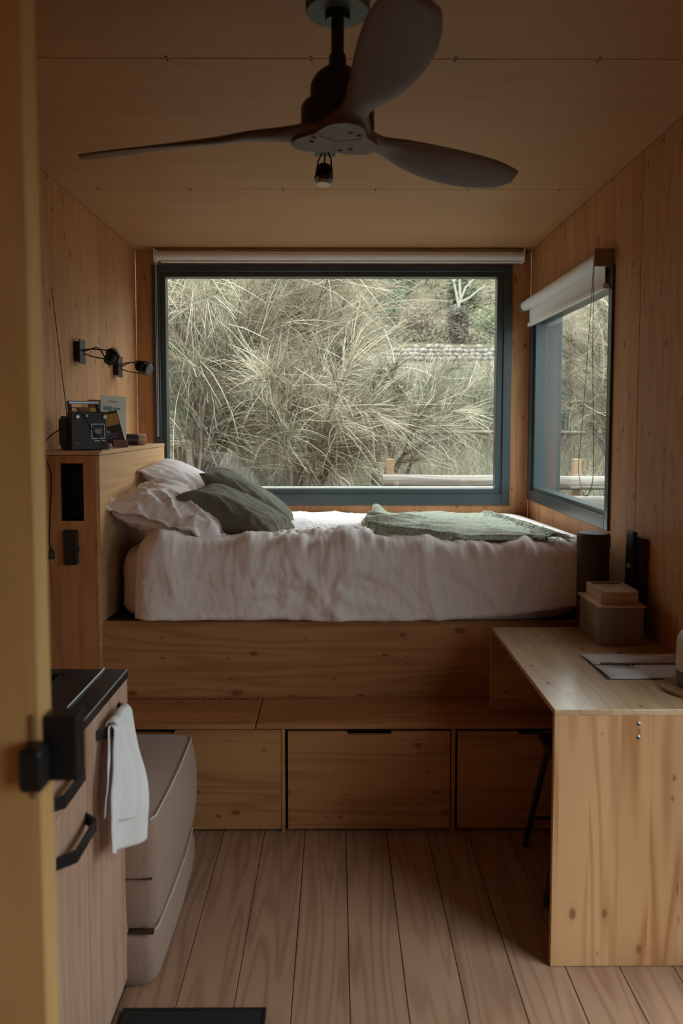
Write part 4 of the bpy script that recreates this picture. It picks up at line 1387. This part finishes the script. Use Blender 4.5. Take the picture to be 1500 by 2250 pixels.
G().box(-0.041, 0.043, 0.002, 0.010, -0.001, 0.163).xf(mm).obj('pages', M['paper'], bk2)
face = mm @ Matrix.Translation((0, -0.0008, 0)) @ Matrix.Rotation(PI / 2, 4, 'X')
text_part('lettering', 'yla', 0.024, face @ Matrix.Translation((-0.038, 0.062, 0)), M['paper'], bk2)
for zz, wd in ((0.052, 0.055), (0.040, 0.045)):
    G().box(-0.030, -0.030 + wd, -0.0008, 0.0, zz, zz + 0.003).xf(mm).obj('lettering', M['inkgrey'], bk2)
mm = slabm((-1.020, 3.66, ZH + 0.002), 0, 0, 0, 22, -10, 0)
bx3 = G().box(-0.034, 0.034, 0.0, 0.020, 0.0, 0.034, bev=0.001).xf(mm).obj('box', M['brownhard'])
tag(bx3, 'low brown box that props up the dark paperback', 'box')
mm = slabm((-1.075, 3.52, ZH + 0.001), 0, 0, 0, 18, -4, -18)
bk4 = G().box(-0.012, 0.0, 0.0, 0.10, 0.0, 0.150, bev=0.001).xf(mm).obj('booklet', M['paper'])
tag(bk4, 'white booklet standing edge-on between radio and dark paperback', 'booklet')
mm = slabm((-1.165, 3.66, ZH + 0.002), 0, 0, 0, 35, -8)
yc = thing('card', 'yellow and red postcard standing behind the radio handle', 'card', (-1.165, 3.66, ZH))
G().box(-0.050, 0.055, 0.0, 0.003, 0.0, 0.190).xf(mm).obj('card_sheet', M['brownhard'], yc)
G().box(0.012, 0.052, -0.001, 0.0, 0.150, 0.186).xf(mm).obj('printed_patch', M['yellow'], yc)
mb = thing('matchbox', 'small dark red box with pale end in front of the books', 'box', (-0.99, 3.30, ZH))
mm = slabm((-1.0, 3.345, ZH + 0.0008), 0, 0, 0, 12, 0)
G().box(-0.016, 0.012, -0.012, 0.012, 0.0, 0.026, bev=0.001).xf(mm).obj('sleeve', M['red'], mb)
G().box(0.0122, 0.026, -0.012, 0.012, 0.0, 0.025, bev=0.001).xf(mm).obj('tray', M['cream'], mb)
wlt = thing('glasses_case', 'rolled brown leather case with tan end on the shelf end', 'case', (-1.05, 4.1, ZH))
mm = slabm((-1.062, 4.02, ZH + 0.030), 0, 0, 0, 34, 0)
G().lathe([(0.0, -0.075), (0.024, -0.072), (0.029, -0.05), (0.030, 0.025)], (0, 0, 0), 20, (1, 0, 0)).xf(mm).obj('leather_roll', M['bookdark'], wlt, smooth=True)
G().lathe([(0.0302, 0.0255), (0.030, 0.055), (0.025, 0.070), (0.012, 0.074), (0.010, 0.066), (0, 0.066)], (0, 0, 0), 20, (1, 0, 0)).xf(mm).obj('tan_end', M['tan'], wlt, smooth=True)
st_ = G().sphere((0, 0, 0), 0.003, 1).xf(mm @ Matrix.Translation((-0.045, -0.024, 0.014))).obj('stud', M['steel'], wlt)

# ------------------------------------------------------------------ outside
def ground(x, y):
    """hillside that rises away from the back window"""
    pts = [(4.0, 0.55), (5.5, 0.62), (7.5, 0.75), (12, 1.0), (20, 2.1), (34, 4.1), (40.45, 4.80), (41.2, 5.62), (50, 7.2), (70, 17.0), (95, 30.0), (150, 44.0)]
    d = y
    if d <= pts[0][0]:
        z = 0.55
        if d < 3.5:
            z = -0.35 + (0.9) * max(0.0, (d - 0.5) / 3.0) if d > 0.5 else -0.35
    else:
        for (a, za), (b, zb) in zip(pts, pts[1:]):
            if d <= b:
                z = za + (zb - za) * (d - a) / (b - a)
                break
        else:
            z = pts[-1][1]
    far = max(0.0, min(1.0, (d - 45) / 30))
    z += far * 2.5 * nz(x * 0.03, d * 0.05, 7) + 0.12 * nz(x * 0.3, d * 0.3, 3) * min(1, max(0, d - 5) / 4)
    return z

g = G()
ysamp = list(np.arange(5.15, 12, 0.4)) + list(np.arange(12, 40, 1.0)) + [40, 40.45, 41.2, 42] + list(np.arange(43, 152, 3.0))
xs = [-90 + 180 * i / 60 for i in range(61)]
xs = sorted(set(xs + list(np.arange(-9, 9.1, 0.5))))
g.grid([[Vector((x, y, ground(x, y) if y > 4 else -0.3)) for x in xs] for y in ysamp])
hl = g.obj('hillside', M['terrain'], smooth='all')
hl['kind'] = 'structure'
g = G()
xs2 = list(np.arange(1.40, 4, 0.4)) + list(np.arange(4, 60, 2.5))
ys2 = list(np.arange(-30, 5.2, 1.5)) + [5.15]
g.grid([[Vector((x, y, -0.35 + (0.97) * max(0, min(1, (y - 1.5) / 3.65)) + 0.02 * max(0, x - 4) + 0.03 * nz(x, y))) for x in xs2] for y in ys2])
gs = g.obj('side_ground', M['terrain'], smooth='all')
gs['kind'] = 'structure'

def build_arrays(name, verts, tris, tones, mat, parent=None, loc=Vector((0, 0, 0))):
    me = bpy.data.meshes.new(name)
    verts = verts - np.array(loc)[None, :]
    me.vertices.add(len(verts))
    me.vertices.foreach_set('co', verts.astype(np.float32).ravel())
    me.loops.add(tris.size)
    me.loops.foreach_set('vertex_index', tris.astype(np.int32).ravel())
    me.polygons.add(len(tris))
    me.polygons.foreach_set('loop_start', np.arange(0, tris.size, tris.shape[1], dtype=np.int32))
    me.polygons.foreach_set('loop_total', np.full(len(tris), tris.shape[1], dtype=np.int32))
    at = me.color_attributes.new('tone', 'FLOAT_COLOR', 'POINT')
    at.data.foreach_set('color', np.concatenate([tones, np.ones((len(tones), 1))], 1).astype(np.float32).ravel())
    me.update(calc_edges=True)
    me.materials.append(mat)
    o = bpy.data.objects.new(name, me)
    col.objects.link(o)
    if parent is not None:
        o.parent = parent
    else:
        o.location = loc
    ROOT[o.name] = Vector(loc)
    return o

def strands(P, D, L, bend, r, segs=4):
    """curved three-sided twigs. P,D,bend (n,3); L,r (n,)"""
    n = len(P)
    t = np.linspace(0, 1, segs + 1)
    pts = P[:, None, :] + D[:, None, :] * (L[:, None] * t[None, :])[..., None] + bend[:, None, :] * (L[:, None] * t[None, :] ** 2)[..., None]
    wob = rng.normal(0, 1, (n, segs + 1, 3)) * (L[:, None, None] * 0.012) * t[None, :, None]
    pts = pts + wob
    Dn = D / np.linalg.norm(D, axis=1, keepdims=True)
    ref = np.where(np.abs(Dn[:, 2:3]) > 0.9, np.array([[1.0, 0, 0]]), np.array([[0, 0, 1.0]]))
    A = np.cross(Dn, ref)
    A /= np.linalg.norm(A, axis=1, keepdims=True)
    B = np.cross(Dn, A)
    rad_ = r[:, None] * (1 - 0.65 * t)[None, :]
    vs = []
    for k_ in range(3):
        a = 2 * PI * k_ / 3
        off = A * math.cos(a) + B * math.sin(a)
        vs.append(pts + off[:, None, :] * rad_[..., None])
    V = np.stack(vs, 2).reshape(n, (segs + 1) * 3, 3)
    q = []
    for s in range(segs):
        for k_ in range(3):
            k2 = (k_ + 1) % 3
            q.append((s * 3 + k_, s * 3 + k2, (s + 1) * 3 + k2, (s + 1) * 3 + k_))
    q = np.array(q)
    Fc = (np.arange(n)[:, None, None] * ((segs + 1) * 3) + q[None]).reshape(-1, 4)
    return V.reshape(-1, 3), Fc, (segs + 1) * 3

PAL = np.array([(0.50, 0.42, 0.30), (0.30, 0.255, 0.175), (0.155, 0.185, 0.115), (0.075, 0.092, 0.055), (0.34, 0.25, 0.185), (0.66, 0.58, 0.44)])

def rnd_dirs(base, spread, n):
    d = base[None, :] + rng.normal(0, spread, (n, 3))
    return d / np.linalg.norm(d, axis=1, keepdims=True)

def broom(label, base, height, radius, n_main, n_spray, n_tw, lean=(0, 0, 0), tones=(0.22, 0.18, 0.28, 0.15, 0.14, 0.08), twl=0.55, low=0.25, name='broom_shrub', group='broom shrubs', rt=0.0022, branch_r=0.028):
    t = thing(name, label, 'shrub', tuple(base), group)
    b = np.array(base, float)
    bg_ = G()
    Ps, Ds, Ls, Bs, Rs, Ts = [], [], [], [], [], []
    for m_ in range(n_main):
        az = 2 * PI * (m_ + rng.uniform(-0.3, 0.3)) / n_main
        sp = rng.uniform(0.25, 1.0) * radius
        top = b + np.array([math.cos(az) * sp + lean[0], math.sin(az) * sp * 0.8 + lean[1], height * rng.uniform(0.55, 0.92) + lean[2]])
        midp = b + (top - b) * 0.45 + np.array([-math.cos(az), -math.sin(az), 0]) * sp * 0.15 + rng.normal(0, 0.06, 3)
        path = []
        for q in np.linspace(0, 1, 9):
            path.append((1 - q) ** 2 * b + 2 * q * (1 - q) * midp + q * q * top + rng.normal(0, 0.015, 3) * (q > 0))
        bg_.tube([Vector(p) for p in path], [branch_r * (1 - 0.75 * q) for q in np.linspace(0, 1, 9)], 6)
        for s in range(n_spray):
            q = low + (1 - low) * (s + rng.uniform(0, 1)) / n_spray
            i0 = min(7, int(q * 8))
            o_ = path[i0] + (path[i0 + 1] - path[i0]) * (q * 8 - i0)
            dirm = path[i0 + 1] - path[i0]
            dirm /= np.linalg.norm(dirm)
            outw = np.array([math.cos(az), math.sin(az), 0.0])
            sd = dirm * 0.6 + outw * rng.uniform(0.0, 0.9) + rng.normal(0, 0.45, 3)
            sd[2] += 0.15
            sd /= np.linalg.norm(sd)
            sl = rng.uniform(0.25, 0.5) * (height / 2.2)
            bend = np.array([0, 0, -0.35]) * rng.uniform(0.1, 1.0) + np.array([0.15, 0, 0]) * rng.uniform(-0.5, 1.5)
            pe = o_ + sd * sl
            bg_.tube([Vector(o_), Vector((o_ + pe) / 2 + rng.normal(0, 0.015, 3)), Vector(pe)], [branch_r * 0.32, branch_r * 0.22, 0.003], 4)
            nn = n_tw
            f = rng.uniform(0.05, 1.0, nn)[:, None]
            P = o_[None] + (pe - o_)[None] * f + rng.normal(0, 0.012, (nn, 3))
            D = rnd_dirs(sd, 0.40, nn)
            Ps.append(P)
            Ds.append(D)
            Ls.append(rng.uniform(0.5, 1.1, nn) * twl)
            Bs.append(bend[None] * rng.uniform(0.3, 1.8, (nn, 1)) + rng.normal(0, 0.18, (nn, 3)))
            thick = rng.random(nn) < 0.16
            Ls[-1][thick] *= 1.35
            Rs.append(rng.uniform(0.6, 1.25, nn) * rt * np.where(thick, 1.9, 1.0))
            c = PAL[rng.choice(len(PAL), p=np.array(tones) / sum(tones))]
            cc = c[None] * rng.uniform(0.75, 1.2, (nn, 1))
            alt = rng.random(nn) < 0.35
            cc[alt] = PAL[rng.integers(0, len(PAL), alt.sum())]
            cc[thick] = PAL[rng.choice([0, 4, 5], thick.sum())] * 1.05
            Ts.append(cc)
    bg_.obj('branches', M['bark'], t, smooth=True)
    V, Fc, per = strands(np.concatenate(Ps), np.concatenate(Ds), np.concatenate(Ls), np.concatenate(Bs), np.concatenate(Rs))
    tone = np.repeat(np.clip(np.concatenate(Ts), 0, 0.9), per, 0)
    o = build_arrays('twigs', V, Fc, tone, M['twig'], t, ROOT[t.name])
    o['kind'] = 'stuff'
    return t

def gz(x, y):
    return ground(x, y)

# the great leaning broom left of centre, its neighbours, and those seen through the side window
broom('great arching broom shrub filling the left of the back window', (-1.35, 7.3, gz(-1.35, 7.3)), 2.9, 1.25, 15, 12, 64, lean=(0.35, 0, 0))
broom('pale dry broom shrub leaning right in the middle of the back window', (-0.45, 7.9, gz(-0.45, 7.9)), 2.7, 1.0, 12, 11, 64, lean=(0.10, 0, 0), tones=(0.35, 0.25, 0.1, 0.05, 0.15, 0.2))
broom('low drooping broom shrub in front, at the middle of the window', (-0.35, 6.9, gz(-0.35, 6.9)), 1.5, 0.75, 9, 9, 60, lean=(0.20, -0.1, 0), tones=(0.35, 0.2, 0.1, 0.1, 0.2, 0.2), low=0.35, twl=0.45)
broom('small bare-stemmed broom shrub right of centre in the back window', (0.36, 7.2, gz(0.36, 7.2)), 1.50, 0.70, 8, 7, 46, lean=(0.20, 0, 0), tones=(0.15, 0.25, 0.3, 0.2, 0.1, 0.05), low=0.58, twl=0.32, branch_r=0.026)
broom('tall dense broom shrub standing behind the arching one', (-1.9, 9.6, gz(-1.9, 9.6)), 3.9, 1.5, 14, 13, 60, tones=(0.15, 0.25, 0.3, 0.3, 0.1, 0.05), rt=0.003, twl=0.7)
broom('dense grey broom shrub behind the pale dry one', (-0.75, 9.9, gz(-0.75, 9.9)), 3.2, 1.0, 13, 12, 60, tones=(0.2, 0.25, 0.25, 0.25, 0.1, 0.1), rt=0.003, twl=0.65)
broom('tall broom shrub outside the far left end of the window', (-3.1, 8.2, gz(-3.1, 8.2)), 3.2, 1.2, 11, 10, 50)
broom('broom shrub beyond the rail seen through the side window', (3.2, 8.6, gz(3.2, 8.6)), 2.9, 1.35, 13, 11, 58, tones=(0.2, 0.2, 0.3, 0.2, 0.1, 0.1))
broom('grey green broom shrub further right seen through the side window', (4.9, 9.2, gz(4.9, 9.2)), 3.4, 1.5, 12, 10, 50, tones=(0.15, 0.15, 0.35, 0.3, 0.1, 0.05))

# reeds and dry grass
def tufts(name, label, cat, box, n, L, tones, r=0.003, spread=0.18, lean=(0.05, 0, 0)):
    x0, x1, y0, y1 = box
    X = rng.uniform(x0, x1, n)
    Y = rng.uniform(y0, y1, n)
    Z = np.array([ground(a, b) for a, b in zip(X, Y)])
    P = np.stack([X, Y, Z - 0.02], 1)
    D = rnd_dirs(np.array([lean[0], lean[1], 1.0]), spread, n)
    Ls = rng.uniform(0.5, 1.1, n) * L
    bend = rng.normal(0, 0.22, (n, 3))
    bend[:, 2] = -np.abs(bend[:, 2]) * 0.8
    V, Fc, per = strands(P, D, Ls, bend, rng.uniform(0.6, 1.3, n) * r, 3)
    c = PAL[rng.choice(len(PAL), n, p=np.array(tones) / sum(tones))] * rng.uniform(0.55, 0.98, (n, 1))
    o = build_arrays(name, V, Fc, np.repeat(np.clip(c, 0, 0.9), per, 0), M['twig'], None, Vector(((x0 + x1) / 2, (y0 + y1) / 2, gz((x0 + x1) / 2, (y0 + y1) / 2))))
    o['kind'] = 'stuff'
    o['label'] = label
    o['category'] = cat
    return o
tufts('grass', 'dry straw coloured grass between the log rail and the pole', 'grass', (-3, 6.5, 6.5, 11.2), 16000, 0.50, (0.35, 0.2, 0.2, 0.05, 0.1, 0.3), 0.0026, 0.3)
tufts('reeds', 'tall grey green reeds behind the thin pole', 'reeds', (-0.5, 6.5, 12.3, 15.5), 11000, 1.35, (0.15, 0.3, 0.35, 0.3, 0.05, 0.0), 0.0052, 0.16)
tufts('straw', 'pale stalks behind the thin pole', 'grass', (-0.5, 6.5, 11.5, 12.6), 2500, 0.75, (0.5, 0.3, 0.1, 0.0, 0.1, 0.3), 0.0045, 0.35)
tufts('grass', 'coarse grass on the slope up to the stone wall', 'grass', (0.0, 12, 17, 31), 8000, 0.75, (0.3, 0.3, 0.2, 0.1, 0.1, 0.2), 0.012, 0.3)

# log rail with its post and bolt, continuing past the side window
lr = thing('log_rail', 'weathered log rail lying just outside the back window', 'rail', (1.8, 6.2, 0.7))
def logmesh(p0, p1, r):
    g = G()
    p0, p1 = Vector(p0), Vector(p1)
    n = 28
    pts, rad__ = [], []
    for i in range(n + 1):
        t = i / n
        p = p0.lerp(p1, t)
        p.z += 0.006 * nz(t * 5, 2.0)
        p.y += 0.006 * nz(t * 5, 6.0)
        pts.append(p)
        rad__.append(r * (1 + 0.05 * nz(t * 9, 4.0)))
    g.tube(pts, rad__, 18)
    return g
logmesh((0.366, 6.20, 1.115), (3.6, 6.20, 1.09), 0.056).obj('log', M['darkwood'], lr, smooth=True)
for px_ in (0.428, 1.95, 3.4):
    G().box(px_ - 0.030, px_ + 0.032, 6.262, 6.33, 0.5, 1.29, bev=0.004).obj('post', M['postwood'], lr)
    G().lathe([(0.026, 0), (0.026, 0.004), (0.014, 0.006), (0.012, 0.014), (0, 0.015)], (px_ + 0.045, 6.147, 1.100), 10, (0, -1, 0)).obj('bolt', M['tin'], lr)
lr2 = tag(logmesh((1.7, 5.9, 0.98), (4.2, 5.9, 0.96), 0.045).obj('log_rail', M['darkwood'], smooth=True), 'second lower log rail seen only through the side window', 'rail')
pl_ = thing('pole_fence', 'thin horizontal pole fence behind the shrubs', 'fence', (1.0, 11.4, 0.9))
logmesh((-2.2, 11.4, 1.470), (5.6, 11.4, 1.425), 0.030).obj('pole', M['bark'], pl_, smooth=True)
for px_ in (-1.4, 0.9, 3.3, 5.4):
    G().cyl((px_, 11.46, 0.8), (px_, 11.46, 1.50), 0.04, n=10).obj('post', M['bark'], pl_, smooth=True)

# dry stone wall on the hillside terrace
sw = thing('stone_wall', 'pale dry stone wall across the hillside', 'wall', (6, 40.6, 4.7))
stones = []
rs_ = random.Random(11)
for k_ in range(4):
    g = G()
    q = bmesh.ops.create_icosphere(g.bm, subdivisions=1, radius=0.5)
    for v in q['verts']:
        v.co = Vector((v.co.x * rs_.uniform(0.85, 1.1), v.co.y, v.co.z * rs_.uniform(0.8, 1.0)))
    me = bpy.data.meshes.new('stone')
    g.bm.to_mesh(me)
    g.bm.free()
    me.materials.append(M['stone'])
    stones.append(me)
for row_ in range(4):
    x = 1.0 + rs_.uniform(0, 0.2)
    while x < 12.0:
        w_ = rs_.uniform(0.22, 0.42)
        if not (row_ > 2 and rs_.random() < 0.35) and not (x < 3.0 and row_ > 1):
            o = bpy.data.objects.new('stone', stones[rs_.randrange(4)])
            col.objects.link(o)
            o.parent = sw
            o.location = (x - 6, 40.3 + rs_.uniform(-0.08, 0.08) + row_ * 0.12 - 40.6, 4.92 + row_ * 0.215 + rs_.uniform(-0.03, 0.03) - 4.7)
            o.scale = (w_ * 1.3, 0.36, 0.30)
            o.rotation_euler = (rs_.uniform(-0.2, 0.2), rs_.uniform(-0.2, 0.2), rs_.uniform(-0.3, 0.3))
        x += w_

# distant trees and bushes
def tree(name, label, x, y, h, r, tone, n=1500, trunk=0.10, cr0=0.25, leaf=0.16, group=None, cat='tree', pale=False):
    z = ground(x, y)
    t = thing(name, label, cat, (x, y, z), group)
    tg = G()
    tg.tube([(x, y, z - 0.3), (x + 0.1, y, z + h * 0.45), (x, y, z + h * 0.8)], [trunk, trunk * 0.7, trunk * 0.3], 8)
    for q in range(7):
        a = rng.uniform(0, 2 * PI)
        h0 = rng.uniform(0.3, 0.7) * h
        tg.tube([(x, y, z + h0), (x + math.cos(a) * r * 0.6, y + math.sin(a) * r * 0.6, z + h0 + 0.2 * h)], [trunk * 0.35, trunk * 0.1], 5)
    tg.obj('trunk', M['palebark'] if pale else M['bark'], t, smooth=True)
    # crown of leaf clumps
    nc = 14
    C = []
    for q in range(nc):
        f = rng.uniform(cr0, 1.0)
        rr_ = r * math.sin(PI * min(1, max(0.12, (f - cr0) / (1.05 - cr0)))) ** 0.6
        a = rng.uniform(0, 2 * PI)
        C.append((x + math.cos(a) * rr_ * 0.6, y + math.sin(a) * rr_ * 0.6, z + f * h * 0.95))
    C = np.array(C)
    idx = rng.integers(0, nc, n)
    P = C[idx] + rng.normal(0, r * 0.27, (n, 3))
    nrm = rng.normal(0, 1, (n, 3))
    nrm /= np.linalg.norm(nrm, axis=1, keepdims=True)
    ref = np.where(np.abs(nrm[:, 2:3]) > 0.9, np.array([[1.0, 0, 0]]), np.array([[0, 0, 1.0]]))
    A = np.cross(nrm, ref)
    A /= np.linalg.norm(A, axis=1, keepdims=True)
    B = np.cross(nrm, A)
    s = (rng.uniform(0.6, 1.3, n) * leaf)[:, None]
    V = np.stack([P - A * s, P + B * s * 0.5, P + A * s, P - B * s * 0.5], 1).reshape(-1, 3)
    Fq = np.arange(4 * n).reshape(n, 4)
    c = np.array(tone)[None] * rng.uniform(0.7, 1.3, (n, 1))
    o = build_arrays('foliage', V, Fq, np.repeat(np.clip(c, 0, 0.9), 4, 0), M['twig'], t, ROOT[t.name])
    o['kind'] = 'stuff'
    return t

GRN, OLV, BRN, DRY = (0.10, 0.15, 0.08), (0.20, 0.22, 0.12), (0.20, 0.15, 0.11), (0.40, 0.34, 0.23)
tree('evergreen_tree', 'tall dark green tree left of the stone wall end', 3.15, 47, 4.6, 0.9, (0.13, 0.18, 0.11), 5000, leaf=0.085)
tree('bush', 'brownish bush right of the tall dark green tree', 4.6, 45, 1.7, 1.1, (0.24, 0.19, 0.14), 3500, leaf=0.07, cat='bush')
tree('bush', 'dark bush at the foot of the bare white tree', 6.75, 43.6, 1.75, 0.7, (0.13, 0.11, 0.09), 4500, leaf=0.07, cat='bush')
tree('bush', 'low olive bush behind the stone wall at the right frame', 9.3, 46, 1.4, 1.2, (0.22, 0.24, 0.14), 3500, leaf=0.07, cat='bush')
bw = thing('bare_tree', 'bare whitish pollarded tree behind the stone wall', 'tree', (7.1, 45.0, gz(7.1, 45.0)))
g = G()
bz = gz(7.1, 45.0)
g.tube([(7.1, 45.0, bz - 0.2), (7.05, 45.0, bz + 1.2), (7.0, 45.0, bz + 2.1)], [0.10, 0.09, 0.09], 8)
g.obj('trunk', M['palebark'], bw, smooth=True)
for pth in ([(0, 2.0), (-0.25, 3.2), (-0.45, 4.0), (-0.62, 4.7)], [(0, 2.0), (0.4, 3.0), (1.0, 3.6), (1.35, 4.3)], [(0, 2.1), (0.6, 2.4), (1.2, 2.9), (1.55, 3.1)], [(-0.3, 3.3), (0.0, 3.9), (0.2, 4.1)], [(0.1, 2.4), (0.05, 3.4), (0.4, 4.1)], [(-0.4, 3.9), (-0.2, 4.2), (-0.1, 4.6)]):
    G().tube([(7.0 + a, 45.0 + 0.05 * k2, bz + b) for k2, (a, b) in enumerate(pth)], [0.075 - 0.015 * q for q in range(len(pth))], 6).obj('branch', M['palebark'], bw, smooth=True)
tt = {'dark green': (0.075, 0.10, 0.055), 'olive': (0.13, 0.14, 0.08), 'straw coloured': (0.27, 0.23, 0.15), 'grey brown': (0.17, 0.135, 0.105)}
ordinal = ['first', 'second', 'third', 'fourth', 'fifth', 'sixth', 'seventh', 'eighth']
spots_ = []
for i in range(18):
    spots_.append((0.035 + 0.18 * ((i * 0.618) % 1.0), rng.uniform(53, 84), ['olive', 'dark green', 'straw coloured', 'olive', 'grey brown', 'straw coloured'][i % 6]))
count = {}
good = []
for c_ in sorted(spots_):
    if all(math.hypot(c_[0] * c_[1] - g_[0] * g_[1], c_[1] - g_[1]) > 3.6 for g_ in good):
        good.append(c_)
for q, yy, kk in good:
    k_ = count.get(kk, 0)
    count[kk] = k_ + 1
    tree('hill_tree', '%s %s tree from the left on the hillside above the stone wall' % (ordinal[k_], kk), q * yy, yy, rng.uniform(1.8, 3.4), rng.uniform(0.9, 1.8), tt[kk], 1600, leaf=0.16, group=kk + ' hill trees')

# dry scrub scattered over the terraces behind the stone wall
nc = 520
CX = rng.uniform(0.02, 0.30, nc)
CY = rng.uniform(43, 86, nc)
per_c = 46
cc_, tone_ = [], []
for i in range(nc):
    x_, y_ = CX[i] * CY[i], CY[i]
    z_ = ground(x_, y_)
    sz = rng.uniform(0.25, 0.75)
    cc_.append(np.array([x_, y_, z_ + sz * 0.35])[None] + rng.normal(0, 1, (per_c, 3)) * np.array([sz, sz * 0.7, sz * 0.35]))
    base_ = np.array([(0.10, 0.115, 0.065), (0.19, 0.155, 0.10), (0.13, 0.125, 0.08), (0.15, 0.11, 0.085), (0.26, 0.21, 0.14)][i % 5])
    tone_.append(base_[None] * rng.uniform(0.7, 1.3, (per_c, 1)))
P = np.concatenate(cc_)
n = len(P)
A = rng.normal(0, 1, (n, 3))
A /= np.linalg.norm(A, axis=1, keepdims=True)
B = np.cross(A, rng.normal(0, 1, (n, 3)))
B /= np.linalg.norm(B, axis=1, keepdims=True)
sz = rng.uniform(0.05, 0.15, n)[:, None]
V = np.stack([P - A * sz, P + B * sz * 0.5, P + A * sz, P - B * sz * 0.5], 1).reshape(-1, 3)
o = build_arrays('undergrowth', V, np.arange(4 * n).reshape(n, 4), np.repeat(np.concatenate(tone_), 4, 0), M['twig'], None, Vector((8, 60, ground(8, 60))))
o['kind'] = 'stuff'
o['label'] = 'dry scrub scattered over the hillside behind the stone wall'
o['category'] = 'undergrowth'
